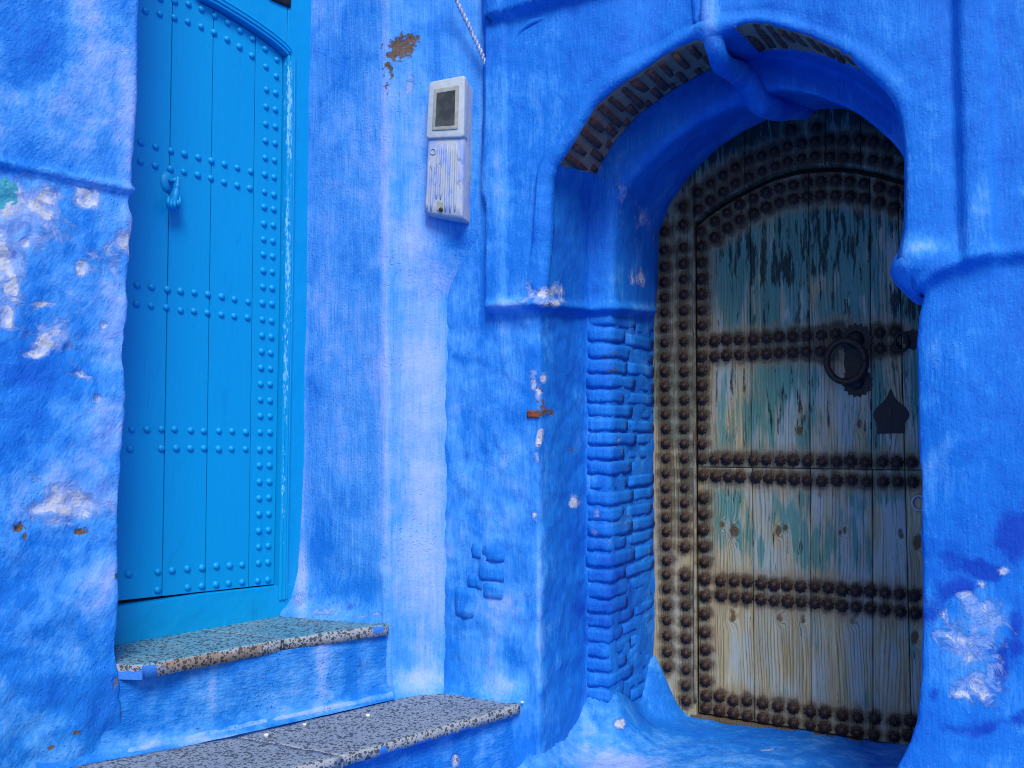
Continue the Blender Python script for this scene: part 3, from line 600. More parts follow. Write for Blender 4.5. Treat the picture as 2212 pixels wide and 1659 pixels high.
V += .006 * np.stack([fbm(V, 7, 3), fbm(V + 7, 7, 3), fbm(V + 13, 7, 3)], -1); F = gridfaces(64, 26)
mesh_obj("capital", V, F, M_arch, aw, wa(V, .4, tone=[(2010, 530, 70, 22, .4), (2040, 590, 60, 25, -.15)]))  # tone blobs paint the top as if lit, the underside as if shaded

# bricks bared under the outer order
random.seed(3)
def frame_at(i, f):
    r = i1 + f * (i2 - i1); k = int(r); k = min(k, i2 - 1); t = r - k
    c = GA[k, i] * (1 - t) + GA[k + 1, i] * t; ta = GA[k, i + 2] - GA[k, i - 2]; ta /= np.linalg.norm(ta)
    d = GA[k + 1, i] - GA[k, i]; d -= ta * (d @ ta); d /= np.linalg.norm(d); n = np.cross(ta, d); n /= np.linalg.norm(n)
    if n[2] > 0: n = -n
    return c, ta, d, n
def brick_at(c, ax, size, mat, par, seed, amp=.25, attrs=False, seg=3):
    V, F = lump_box(size, amp, seg, .3, seed)
    Vw = V @ np.asarray(ax); o = mesh_obj("brick", Vw, F, mat, None, smooth=True)
    o.location = Vector(c); attach(o, par)
    if attrs:
        a = wallattrs(Vw + np.asarray(c), **attrs)
        for k_, v in a.items():
            at = o.data.attributes.new(k_, 'FLOAT', 'POINT'); at.data.foreach_set("value", np.asarray(v, np.float32).ravel())
    return o
arc_len = np.r_[0, np.cumsum(np.linalg.norm(np.diff((GA[i1] + GA[i2]) / 2, axis=0), axis=1))]
def soffit_bricks(i0, ie, pitch, wmax, right=False):
    s = arc_len[i0] + .014; k = 0
    while s < arc_len[ie] - .004:
        i = int(np.searchsorted(arc_len, s)); L = D1 * (np.interp(s, [arc_len[i0], arc_len[ie]], wmax) if right else 1)
        segs = ([(.03, .50), (.56, .94)] if k % 2 else [(.05, .74), (.79, .95)]) if not right else [(.10, .92)]
        for a, b_ in segs:
            a = max(.08, a + random.uniform(-.02, .03)); b_ += random.uniform(-.05, .02)
            wr = L / D1; c, ta, d, n = frame_at(i, (a + b_) / 2 * wr)
            brick_at(c - n * (.020 if right else .015), (d, ta, n), ((b_ - a) * L * 1.06, .025 + random.uniform(-.005, .005), .05), M_brick, aw, k * 3 + a, .35)
        s += pitch * random.uniform(.92, 1.08); k += 1
soffit_bricks(a0, a1, .052, None); soffit_bricks(b0, b1, .046, [.9, .35], True)

# painted bricks of the left jamb
zt = ZL2 - .03; z = .12; kk = 0
C3z = np.array(sorted([(q[1], q[0]) for q in C3[:4]]))
ax = (np.array([*W, 0]), np.array([*J, 0]), np.array([0, 0, 1.0]))
bat = dict(base=.34, rust=[(1322, 770, 30, 12, .5), (1325, 805, 30, 12, .52), (1320, 735, 26, 10, .45), (1350, 1130, 40, 16, .46), (1330, 925, 40, 10, .35), (1375, 1235, 24, 14, .42), (1400, 1330, 30, 14, .35)],
           flake=[(1340, 950, 12, 20, .42), (1300, 1160, 20, 20, .35), (1290, 1110, 10, 10, .45)], tone=[(1390, 900, 40, 100, .08), (1330, 1250, 60, 200, -.12)], deep=[(1320, 1280, 70, 190, .5), (1330, 880, 60, 90, .36)])
while z < zt:
    hgt = random.uniform(.046, .056); s3 = np.interp(z, C3z[:, 0], C3z[:, 1]); tilt = random.uniform(-.02, .02)
    L1 = (.20, .13, .235, .16)[kk % 4] + random.uniform(-.015, .015); r_ = (z - .12)
    pr = random.uniform(-.003, .006)
    c = A + W * (s3 - .052 + pr) + J * (D1 + L1 / 2 - pr)
    brick_at((*c, z + hgt / 2), ax, (.108, L1 + .01, hgt), M_arch, aw, kk, .28, bat, 4)
    L2 = D2 - D1 - L1 - .022; pr = random.uniform(-.003, .006)
    c = A + W * (s3 - .045 + pr) + J * (D1 + L1 + .012 + L2 / 2)
    brick_at((*c, z + hgt / 2 + random.uniform(-.004, .004)), ax, (.09, L2, hgt - .003), M_arch, aw, kk + 50, .28, bat, 4)
    z += hgt + random.uniform(.004, .009); kk += 1
# bricks showing through the plaster low on the face
axw = (np.array([*W, 0]), np.array([*WN, 0]), np.array([0, 0, 1.0]))
def face_brick(cv_, x0, y0, x1, y1, out=.0, mat=None, at=True):
    p0 = np.array(cv_(x0, y0)); p1 = np.array(cv_(x1, y1)); m_ = (p0 + p1) / 2
    s, z_ = hp(A, W, *m_); sa = hp(A, W, p0[0], m_[1])[0]; sb = hp(A, W, p1[0], m_[1])[0]; za = hp(A, W, m_[0], p0[1])[1]; zb2 = hp(A, W, m_[0], p1[1])[1]
    c = ptA(s, -.018 + out)
    return brick_at((*c, z_), axw, (sb - sa, .05, za - zb2), mat or M_arch, aw, x0, .35, dict(base=.48, flake=[], rust=[(1170, 892, 30, 10, .3)]) if at else False, 4)
for b_ in [(862, 312, 925, 405), (932, 325, 1065, 425), (912, 438, 1062, 540), (845, 500, 930, 585), (935, 550, 1050, 640), (765, 570, 880, 755)]:
    face_brick(cI, *b_, out=random.uniform(.000, .004))
zr0, zr1 = hp(A, W, *cH(1715, 1166))[1], hp(A, W, *cH(1715, 1108))[1]
for d0, d1_, o_s in ((-.004, .055, .002), (.062, .13, -.001)):
    c = A + W * (o_s - .027) + J * (d0 + d1_) / 2
    brick_at((*c, (zr0 + zr1) / 2), ax, (.05, d1_ - d0, zr1 - zr0), M_redbrick, aw, 4 + d0, .7, False, 5)

# ------------------------------------------------------------------ boards: a solid board as a bordered grid on a plane
def board(name, P_, D_, N_, s0, s1, zlo, zhi, off, th, mat, par, nx=14, nz=120, attrf=None, skew=0.0, rough=.0015, label=None, bev=.003, ep=.0018):
    s0f = s0 if callable(s0) else (lambda z: s0); s1f = s1 if callable(s1) else (lambda z: s1)
    us = np.r_[0, 0, np.linspace(0, 1, nx), 1, 1]; vs_ = np.r_[0, 0, np.linspace(0, 1, nz), 1, 1]
    offu = np.r_[-th, -bev, np.zeros(nx), -bev, -th]; offv = np.r_[-th, -bev, np.zeros(nz), -bev, -th]
    us = np.r_[0, 0, np.linspace(.0, 1, nx), 1, 1]
    V = np.zeros((len(vs_), len(us), 3)); ST = np.zeros((len(vs_), len(us), 2))
    for i, v in enumerate(vs_):
        for j, u in enumerate(us):
            zm = zlo((s0f(0) + s1f(0)) / 2) if v < .5 else zhi((s0f(0) + s1f(0)) / 2)
            s_a, s_b = s0f(zm), s1f(zm); s = s_a + (s_b - s_a) * u
            a, b_ = zlo(s), zhi(s); z_ = a + (b_ - a) * v
            s = s0f(z_) + (s1f(z_) - s0f(z_)) * u
            eps = ep; su = s + (eps if 2 <= j < nx + 2 and j == 2 else 0) - (eps if j == nx + 1 else 0); sz = z_ + (eps if i == 2 else 0) - (eps if i == nz + 1 else 0)
            V[i, j] = P3(P_, D_, su, sz, N_, off + min(offu[j], offv[i])); ST[i, j] = (s, z_)
    V += np.array([*N_, 0])[None, None] * (rough * fbm(V, 9, 3))[..., None]
    at = attrf(V, ST) if attrf else None
    o = mesh_obj(name, V, gridfaces(*V.shape[:2]), mat, par, at, uv=ST, smooth=mat is not M_bdoor)
    if label: o['label'] = label
    return o
K_ = lambda c: (lambda s: c)
def dome(r, hgt, n=10, m=4, petals=0, rp=0, stem=0):
    V, F = [], []; P_ = []
    if petals:
        n = petals * 4
        P_ = [(rp, .0), (rp, .003), (r * 1.05, .006)]
    prof = [(r * math.cos(math.pi / 2 * i / m), hgt * math.sin(math.pi / 2 * i / m) + (.006 if petals else 0)) for i in range(m)]
    allp = P_ + prof
    for q, (rad, zz_) in enumerate(allp):
        for a in range(n):
            t = 2 * math.pi * a / n; k = rad * (1 + (.13 * 2 * abs(math.cos(petals * t / 2)) - .13 if petals and q < 2 else 0)); V.append((k * math.cos(t), k * math.sin(t), zz_))
    for q in range(len(allp) - 1):
        for a in range(n): b_ = (a + 1) % n; F.append((q * n + a, q * n + b_, (q + 1) * n + b_, (q + 1) * n + a))
    V.append((0, 0, hgt + (.006 if petals else 0))); L = len(V) - 1
    for a in range(n): F.append(((len(allp) - 1) * n + a, (len(allp) - 1) * n + (a + 1) % n, L))
    return np.array(V), F
def plane_mat(P_, D_, N_, s, z, off, rot=0, sc=1.0, sq=1.0):
    X_ = Vector((*D_, 0)); Z_ = Vector((*N_, 0)); Y_ = Vector((0, 0, 1)); c, s_ = math.cos(rot), math.sin(rot)
    from mathutils import Matrix
    ex = (X_ * c + Y_ * s_) * sc; ey = (-X_ * s_ + Y_ * c) * sc; ez = Z_ * sc * sq; p = P3(P_, D_, s, z, N_, off)
    return Matrix(((ex.x, ey.x, ez.x, p[0]), (ex.y, ey.y, ez.y, p[1]), (ex.z, ey.z, ez.z, p[2]), (0, 0, 0, 1)))
def studs(pts, P_, D_, N_, off, protos, par, jit=.0008, sc=(.95, 1.05), mat=None):
    for x, y in pts:
        s, z_ = hp(P_ + N_ * off, D_, x, y); mdl = random.choice(protos); o = bpy.data.objects.new("stud", mdl); col.objects.link(o)
        m_ = plane_mat(P_ + N_ * off, D_, N_, s, z_, 0, random.uniform(0, 6.28), random.uniform(*sc)); o.parent = par
        pl_ = Vector((0, 0, 0))
        for k_ in chain(par): pl_ += Vector(k_.location)
        m_.translation = m_.translation - pl_; o.matrix_local = m_
def proto(name, V, F, mat):
    me = bpy.data.meshes.new(name); me.from_pydata(V.tolist(), [], F); me.polygons.foreach_set("use_smooth", np.ones(len(me.polygons), bool)); me.materials.append(mat); return me

# ------------------------------------------------------------------ turquoise blue door
bd = thing("door", "turquoise blue plank door studded with domed nails and a hand shaped knocker", "door", P3(PL, DD, -.4, Z1 + .1))
edge = np.array([hp(PL, DD, *q) for q in [(612, 122), (606, 600), (600, 900), (593, 1264)]])[::-1]
se = lambda z: float(np.interp(z, edge[:, 1], edge[:, 0]))
arch = np.array([hp(PL, DD, *cA(*q)) for q in [(1330, 0), (1450, 60), (1600, 150), (1700, 215), (1800, 285), (1870, 342), (1910, 385)]])
a0s = arch[0]; extra = [[a0s[0] - .06, a0s[1] + .055], [a0s[0] - .14, a0s[1] + .10], [a0s[0] - .25, a0s[1] + .115], [a0s[0] - .38, a0s[1] + .09], [a0s[0] - .55, a0s[1]]]
arch = np.r_[extra[::-1], arch]; za_ = lambda s: float(np.interp(s, arch[:, 0], arch[:, 1]))
bot = [hp(PL, DD, 262, 1297), hp(PL, DD, 593, 1262)]; zbot = lambda s: float(np.interp(s, [bot[0][0], bot[1][0]], [bot[0][1], bot[1][1]]))
def pl_line(a, b_):
    q = sorted([tuple(hp(PL, DD, *a)[::-1]), tuple(hp(PL, DD, *b_)[::-1])]); return lambda z: float(np.interp(z, [q[0][0] - 1, q[0][0], q[1][0], q[1][0] + 1], [q[0][1] - (q[1][1] - q[0][1]), q[0][1], q[1][1], q[1][1]]))
lines = [lambda z: -.95, lambda z: hp_l0, pl_line((372, 60), (350, 1290)), pl_line((461, 70), (443, 1280)), pl_line((552, 95), (537, 1270)), lambda z: se(z) - .002]
hp_l0 = float(hp(PL, DD, 350, 1290)[0] - .165)
GAP = .0017
def wearf(lst):
    return lambda V, ST: dict(wear=blobs(V, lst, 2))
for a, b_ in zip(lines[:-1], lines[1:]):
    board("plank", PL, DD, DN, (lambda a: lambda z: a(z) + GAP)(a), (lambda b_: lambda z: b_(z) - GAP)(b_), lambda s: zbot(s) + random.uniform(0, .001), lambda s: za_(s) - .004, random.uniform(-.0004, .0004), .03, M_bdoor, bd, 4, 30, wearf([]), rough=.0, bev=.0008, ep=.0005)
V = np.array([P3(PL, DD, s, z_, DN, -.035) for s, z_ in ((-1, Z1), (.1, Z1), (.1, EZ + 2.45), (-1, EZ + 2.45))]); mesh_obj('gap_backing', V, [(0, 1, 2, 3)], M_black, bd, smooth=False)  # dark sheet added behind the planks, stops light leaking through the gaps
BS = []
col1a = [(1787,330),(1793,450),(1797,605),(1795,720),(1792,837),(1790,950),(1788,1065),(1786,1178),(1783,1295),(1781,1397),(1779,1510),(1777,1615)]
col2a = [(1866,403),(1863,515),(1859,628),(1857,740),(1857,855),(1855,968),(1851,1082),(1848,1197),(1847,1315),(1845,1412),(1843,1520),(1840,1628)]
col1b = [(1776,58),(1775,168),(1773,277),(1769,386),(1769,497),(1767,606),(1764,713),(1760,823),(1757,932),(1756,1038),(1755,1148),(1754,1258),(1751,1375),(1749,1482),(1749,1592)]
col2b = [(1839,72),(1836,176),(1835,286),(1833,392),(1831,507),(1829,615),(1825,723),(1824,829),(1821,934),(1820,1044),(1821,1150),(1820,1258),(1818,1373),(1817,1482),(1816,1592)]
colc = [(1553,40),(1552,135),(1551,235),(1551,332),(1549,428),(1545,535),(1612,35),(1611,133),(1609,230),(1608,325),(1606,423),(1605,528)]
rowsA = [(950,962),(1050,990),(1152,1018),(1243,1039),(1336,1062),(1425,1085),(1513,1108),(1600,1132),(1690,1157),(947,1090),(1046,1117),(1148,1141),(1240,1160),(1333,1181),(1422,1203),(1510,1230),(1599,1251),(1683,1270),
         (980,75),(1077,94),(1175,119),(1266,147),(1355,180),(1443,220),(1531,266),(1614,316),(1698,376),(1080,-12),(1178,8),(1270,28),(1358,62),(1446,107),(1534,152),(1616,206),(1702,263)]
rowsB = [(925,264),(1023,278),(1128,294),(1217,305),(1310,315),(1401,327),(1494,342),(1580,360),(1673,378),(921,391),(1018,404),(1121,416),(1217,435),(1307,441),(1398,452),(1492,464),(1578,475),(1668,484),
         (889,1240),(991,1238),(1089,1236),(1176,1237),(1286,1245),(1373,1250),(1476,1249),(1564,1251),(1657,1257),(877,1371),(1088,1367),(1188,1365),(1283,1367),(1375,1366),(1474,1371),(1561,1370),(1656,1371)]
rowsC = [(770,493),(946,480),(1031,472),(1122,462),(1210,457),(1296,446),(1376,443),(1451,438),(944,590),(1124,574),(1209,566),(1294,557),(1370,549),(1451,543)]
BS = [cA(*q) for q in col1a + col2a + rowsA] + [cB(*q) for q in col1b + col2b + rowsB] + [cC(*q) for q in colc + rowsC]
pb = [proto("stud", *dome(.0125, .0105, 14, 5), M_bdoor)]
studs(BS, PL, DD, DN, .0, pb, bd, sc=(.93, 1.07))
# hand knocker: rosette, pivot, cuffed fist
ks, kz = hp(PL + DN * .01, DD, *cA(1140, 1225))
kx = lambda x, y, out: P3(PL, DD, *hp(PL + DN * out, DD, *cA(x, y)), DN, out)
V, F = dome(.027, .013, 20, 5); V[:, 1] *= 1.35; Mx = plane_mat(PL, DD, DN, ks, kz, 0); Vw = np.array([Mx @ Vector(v) for v in V])
kn = mesh_obj("door_knocker", Vw, F, M_bdoor, bd); rebase(kn, tuple(P3(PL, DD, ks, kz) - np.array(bd.location)))
hand = []
hand.append(tube([kx(1145, 1215, .008), kx(1162, 1222, .03), kx(1195, 1212, .045)], [.008, .008, .009], 10))
wr = smooth_line([kx(1200, 1195, .046), kx(1194, 1250, .046), kx(1186, 1290, .044), kx(1178, 1330, .042), kx(1170, 1365, .038), kx(1164, 1395, .032)], 22, 2)
hand.append(tube(wr, np.interp(np.linspace(0, 1, 22), [0, .1, .28, .32, .38, .6, .85, 1], [.008, .0105, .012, .0145, .012, .0175, .019, .010]), 14, flat=.8))
for i_, (x0, y0, x1, y1, x2, y2) in enumerate([(1140, 1330, 1132, 1385, 1150, 1418), (1158, 1345, 1152, 1398, 1166, 1424), (1178, 1350, 1176, 1400, 1184, 1420), (1198, 1345, 1200, 1388, 1203, 1406)]):
    f = smooth_line([kx(x0, y0, .045), kx((x0 + x1) / 2, (y0 + y1) / 2, .056), kx(x1, y1, .052), kx(x2, y2, .036), kx(x2 + 4, y2 - 22, .026)], 14, 2)
    hand.append(tube(f, np.interp(np.linspace(0, 1, 14), [0, .3, .8, 1], [.006, .0072, .0062, .0045]), 9))
th_ = smooth_line([kx(1205, 1318, .046), kx(1216, 1350, .052), kx(1208, 1385, .054)], 10, 1); hand.append(tube(th_, [.006] * 9 + [.004], 9))
V, F = join(hand); V = V; mesh_obj("hand", V, F, M_bdoor, kn)
# frame of the blue door
bf = thing("doorframe", "turquoise painted wooden frame and sill round the studded blue door", "door frame", P3(PL, DD, .03, Z1))
sJ = lambda z: se(z); sJo = lambda z: float(np.interp(z, De[:, 1], De[:, 0])) + .03
ztop = EZ + 2.45
board("jamb", PL, DD, DN, lambda z: se(z) + .003, sJo, K_(Z1), K_(ztop), .022, .06, M_bdoor, bf, 10, 80, wearf([(646, 1290, 4, 30, .5), (636, 1240, 3, 60, .45), (650, 700, 2, 300, .22)]))
arch_o = lambda s: za_(s) + .002
board("arch_board", PL, DD, DN, lambda z: -.95, lambda z: se(z) + .001, arch_o, K_(ztop), .021, .06, M_bdoor, bf, 60, 24, wearf([]))
board("sill", PL, DD, DN, lambda z: -.95, lambda z: float(np.interp(z, [Z1, Z1 + .12], [De[0, 0], De[2, 0] + .01])), K_(Z1 - .03), lambda s: zbot(s) - .004 - .010 * float(np.interp(s, [bot[0][0], bot[0][0] + .28], [1, 0])), .024, .10, M_bdoor, bf, 60, 14, wearf([(300, 1355, 40, 4, .25), (500, 1335, 40, 3, .2)]), rough=.003)
def mould(path2, prof, off):                # moulding section carried along a line on the door plane
    path2 = np.asarray(path2); T = np.gradient(path2, axis=0); T /= np.linalg.norm(T, axis=1)[:, None]; Nv = np.c_[-T[:, 1], T[:, 0]]
    V = np.array([[P3(PL, DD, *(path2[i] + Nv[i] * a), DN, off + d) for a, d in prof] for i in range(len(path2))]); return V
ap = arch[arch[:, 0] > -.75]; apath = resample(ap, 70)
prof = [(a * .75, b_) for a, b_ in [(0, -.05), (0, .006), (.003, .010), (.010, .011), (.014, .006), (.017, .006), (.020, .012), (.030, .013), (.036, .006), (.039, .006), (.043, .010), (.050, .008), (.054, .0), (.054, -.02)]]
V = mould(apath, prof, .022); mesh_obj("arch_moulding", V, gridfaces(*V.shape[:2]), M_bdoor, bf, dict(wear=blobs(V, [], 1)), smooth=False)
jp = np.array([[se(z), z] for z in np.linspace(arch[-1, 1], Z1 + .06, 70)]); V = mould(jp, prof, .022)
mesh_obj("moulding", V, gridfaces(*V.shape[:2]), M_bdoor, bf, dict(wear=blobs(V, [(625, 250, 8, 180, .70), (622, 550, 8, 220, .64), (617, 800, 7, 160, .58), (612, 1050, 6, 150, .5)], 1)), smooth=False)
# dark worn plate above the frame
pc = P3(PL, DD, *hp(PL + DN * .03, DD, 606, -10), DN, .024)
V, F = lump_box((.10, .012, .06), .15, 4, .4, 2); o = mesh_obj("wall_plate", V @ np.array([[*DD, 0], [*DN, 0], [0, 0, 1.0]]), F, M_black); o.location = Vector(pc)
tag(o, "dark weathered plate fixed above the arch of the turquoise door", "plate")

# ------------------------------------------------------------------ terrazzo steps
def slab(name, par, backl, backr, frl, frr, z, th, mat, attrf, nx=40, ny=24, over=.0):
    us = np.r_[0, 0, np.linspace(0, 1, nx), 1, 1]; vs_ = np.r_[0, 0, np.linspace(0, 1, ny), 1, 1, 1]
    V = np.zeros((len(vs_), len(us), 3))
    for i, v in enumerate(vs_):
        for j, u in enumerate(us):
            b_ = backl * (1 - u) + backr * u; f = frl * (1 - u) + frr * u; q = b_ * (1 - v) + f * v
            V[i, j, :2] = q; dz = 0
            if j in (0, nx + 3) or i == 0: dz = -th
            elif j in (1, nx + 2) or i == 1: dz = -.002
            if i == ny + 2: dz = min(dz, -.005); 
            if i >= ny + 2:
                dirv = (f - b_) / np.linalg.norm(f - b_); V[i, j, :2] = q + dirv * .004
                dz = min(dz, -.005) if i == ny + 2 else min(dz, -th * .95)
            if i == ny + 4: V[i, j, :2] = q - dirv * .05; dz = -th
            V[i, j, 2] = z + dz
    V[..., 2] += .0016 * fbm(V, 12, 3); V[-4:, :, :2] += (.003 * fbm(V[-4:], 30, 3))[..., None] * DN
    at = dict(rust=np.zeros(V.shape[:2]), tone=np.zeros(V.shape[:2])); at.update(attrf(V)); return mesh_obj(name, V, gridfaces(*V.shape[:2]), mat, par, at)
zat = lambda z, x, y: hz(x, y, z)[:2]
f1l, f1r = zat(Z1, 306, 1437), zat(Z1, 823, 1350); fd = (f1r - f1l) / np.linalg.norm(f1r - f1l)
f1l0 = f1l; b1l = PL + DD * -.95; seam_b, seam_f = zat(Z1, 404, 1356), zat(Z1, 608, 1380)
tr = np.array([.5, -.866])
b1r = PL + DD * .17 + np.array([0, .03]); f1e = f1r + fd * .03
ts = thing("door_step", "upper terrazzo doorstep with a teal tinted tread under the turquoise door", "step", P3(PL, DD, -.3, Z2))
sa1 = lambda V: dict(rust=blobs(V, [(440, 1424, 150, 20, 1.2), (560, 1402, 60, 14, .8)], 4) * (V[..., 2] < Z1 - .004), tone=blobs(V, [(270, 1446, 66, 50, 1.8), (818, 1360, 18, 16, 1.0)], 2) * (V[..., 2] < Z1 - .004))
g1 = fd * .0015
slab("slab", ts, b1l, seam_b - g1, f1l0, seam_f - g1, Z1, .042, M_ter1, sa1)
slab("slab", ts, seam_b + g1, b1r, seam_f + g1, f1e, Z1, .040, M_ter1, sa1)
def riser(par, a, b_, z0, z1, seed, lists, out, nx=120, nz=46, base=.42):
    u = np.linspace(0, 1, nx); v = np.linspace(0, 1, nz); V = np.zeros((nz, nx, 3)); d = (b_ - a) / np.linalg.norm(b_ - a); n = np.array([d[1], -d[0]])
    for i in range(nz): V[i, :, :2] = a + (b_ - a) * u[:, None]; V[i, :, 2] = z0 + (z1 - z0) * v[i]
    h_ = .005 * fbm(V, 5, 3) + .0025 * fbm(V, 16, 3) + .045 * np.exp(-(V[..., 2] - z0) / .022)
    V[..., :2] += n * (h_ + out)[..., None]
    return mesh_obj("riser", V, gridfaces(nz, nx), M_step, par, wallattrs(V, base=base, **lists))
r1a, r1b = zat(Z2, 240, 1630), zat(Z2, 850, 1499)
riser(ts, r1a - fd * .2, r1b + fd * .05, Z2 - .01, Z1 - .036, 0, dict(tone=[(480, 1500, 40, 50, .2), (700, 1420, 30, 50, .3), (640, 1440, 12, 60, .15), (760, 1420, 20, 50, -.2), (360, 1490, 60, 40, -.1), (560, 1600, 300, 14, .4), (800, 1440, 30, 60, .05), (460, 1480, 10, 60, .3)], flake=[(485, 1475, 5, 16, .4), (380, 1580, 6, 4, .4), (800, 1440, 20, 8, .25)], rust=[(300, 1430, 10, 8, .3), (430, 1570, 10, 6, .35), (820, 1435, 10, 8, .3)], deep=[(775, 1440, 12, 40, .3), (700, 1520, 40, 10, .3), (310, 1540, 16, 50, .3)]), -.012)
ls = thing("lower_step", "lower terrazzo step with a grey blue speckled tread below the doorstep", "step", (*zat(Z2, 700, 1600), 0))
f2r, f2m = zat(Z2, 1122, 1521), zat(Z2, 708, 1628); d2 = (f2m - f2r) / np.linalg.norm(f2m - f2r); f2l = f2r + d2 * 1.9
s2b, s2f = zat(Z2, 512, 1592), zat(Z2, 736, 1632)
bl2 = r1a - fd * .5 + np.array([-.02, .03]); br2 = C_low + np.array([.0, .02])
sa2 = lambda V: dict(tone=blobs(V, [(900, 1600, 400, 60, .9)], 2) * (V[..., 2] < Z2 - .006) * .75, rust=blobs(V, [(620, 1610, 110, 3, .25)], 1))
g2 = d2 * .002
slab("slab", ls, bl2, s2b + g2, f2l, s2f + g2, Z2, .034, M_ter2, sa2)
slab("slab", ls, s2b - g2, br2, s2f - g2, f2r, Z2, .034, M_ter2, sa2, 50, 26)
riser(ls, f2l, f2r - d2 * .05, -.06, Z2 - .028, 3, dict(tone=[(900, 1640, 60, 20, .1), (1080, 1580, 40, 40, .1), (980, 1560, 60, 30, -.1)], flake=[(982, 1640, 8, 14, .75)], rust=[(990, 1640, 6, 10, .6)], deep=[(1085, 1620, 10, 10, .4)]), -.020, 150, 40, .34)
# plaster cove at the back of the lower tread
cp = smooth_line(np.array([[*(r1a - fd * .05), Z2 + .0], [*r1b, Z2], [*(EDGE * .55 + C_low * .45), Z2], [*C_low, Z2 + .004], [*(ptA(-.2)), Z2 + .004], [*(ptA(-.09)), Z2 - .002]]), 90, 3)
V, F = tube(cp, .020, 12); V[:, 2] = Z2 - .004 + (V[:, 2] - Z2) * .8; V += .006 * np.stack([fbm(V, 14, 3)] * 3, -1)
mesh_obj("mortar_fillet", V, F, M_step, ls, wallattrs(V, base=.72, flake=[(940, 1485, 60, 10, .3), (1040, 1500, 60, 8, .3)], deep=[(1000, 1500, 16, 4, .5), (920, 1500, 12, 4, .5)]))
for q in [(658, 1565), (575, 1588), (795, 1545), (1128, 1517)]:
    p_ = hz(*q, Z2 + .004); V, F = lump_box((.012, .009, .008), .5, 2, .5, q[0]); o = mesh_obj("plaster_chip", V, F, M_chip if 'M_chip' in globals() else plain("white_plaster", (.55, .55, .58), (.75, .75, .78), 90, .8)); M_chip = o.data.materials[0]
    o.location = Vector(p_); o['group'] = "white plaster chips on the lower tread"; tag(o, {658: "white plaster chip midway along the back edge of the lower grey tread", 575: "white plaster chip at the back of the lower tread near its joint", 795: "white plaster chip farther right along the back of the lower tread", 1128: "white plaster chip at the right end of the lower tread by the wall"}[q[0]], "debris", "white plaster chips on the lower tread")

# ------------------------------------------------------------------ old door: frame first, then the leaf
NO = WN.copy()
od = thing("door", "weathered teal plank door with dark rosette studs and an iron ring knocker", "door", P3(PD, W, .6, 0))
of = thing("doorframe", "weathered studded wooden frame round the old teal plank door", "door frame", P3(PD, W, .15, 0))
F1 = [cD(*q) for q in [(272,1250),(270,1352),(270,1440),(270,1525),(270,1608)]] + [cE(*q) for q in [(271,115),(270,198),(270,282),(270,360),(271,445),(272,525),(273,603),(273,682),(274,762),(275,838),(276,912),(277,990),(278,1070),(278,1150),(278,1230),(278,1310),(279,1388),(280,1468),(280,1545),(281,1622)]] + [cF(*q) for q in [(282,540),(281,615),(283,690),(283,780),(283,862),(284,945),(286,1033),(287,1115)]]
F2 = [cD(*q) for q in [(372,1117),(373,1213),(374,1337),(375,1425),(374,1510),(375,1590)]] + [cE(*q) for q in [(373,98),(374,182),(373,265),(374,352),(374,433),(375,518),(374,602),(376,680),(376,755),(377,833),(377,912),(377,990),(378,1070),(378,1150),(379,1230),(378,1308),(379,1390),(380,1468),(380,1545),(381,1628)]] + [cF(*q) for q in [(383,622),(382,698),(386,782),(387,870),(386,960),(387,1038),(388,1130),(386,1215),(388,1295)]]
FA = [cD(*q) for q in [(452,1040),(521,992),(588,948),(654,905),(728,865),(796,842),(866,818),(936,790),(1012,775),(1083,763),(1163,755),(1240,758),(1325,757),(1400,765),(1478,780),(1550,805),(452,1130),(520,1083),(588,1037),(655,990),(727,957),(798,925),(868,898),(937,872),(1012,855),(1083,843),(1163,845),(1240,848),(1314,853),(1397,862),(1475,877),(1552,905),(955,700),(1090,690)]]
LS = [cD(*q) for q in [(468,1250),(472,1330),(473,1418),(472,1508),(473,1588),(543,1195),(609,1148),(676,1104),(751,1072),(820,1040),(893,1017),(968,1000),(1040,987),(1116,980),(1196,975),(1271,980),(1348,990),(1432,1012),(1513,1035),(1582,1060),(542,1282),(612,1230),(677,1187),(753,1152),(820,1120),(891,1094),(968,1075),(1040,1062),(1113,1055),(1196,1055),(1272,1060),(1350,1072),(1434,1092),(1513,1118),(1585,1150)]]
LS += [cE(*q) for q in [(473,92),(473,178),(472,265),(473,350),(473,432),(473,515),(473,600),(473,675),(473,755),(473,832),(473,915),(473,992),(473,1072),(473,1152),(478,1240),(479,1365),(480,1452),(480,1535),(481,1625),
     (541,517),(605,508),(673,508),(752,506),(823,500),(890,492),(964,492),(1041,487),(1118,484),(1196,477),(1433,470),(1517,463),(541,600),(605,592),(674,590),(750,587),(822,584),(891,580),(964,577),(1038,572),(1116,571),(1436,556),(1518,553),
     (539,1154),(605,1152),(671,1154),(752,1158),(820,1158),(896,1160),(965,1158),(1044,1162),(1122,1166),(1202,1166),(1277,1164),(1357,1170),(1447,1167),(1525,1170),(1605,1170),(549,1246),(617,1248),(679,1250),(764,1251),(833,1256),(902,1259),(971,1262),(1042,1268),(1120,1272),(1202,1268),(1283,1267),(1364,1275),(1454,1274),(1532,1274),(1612,1276)]]
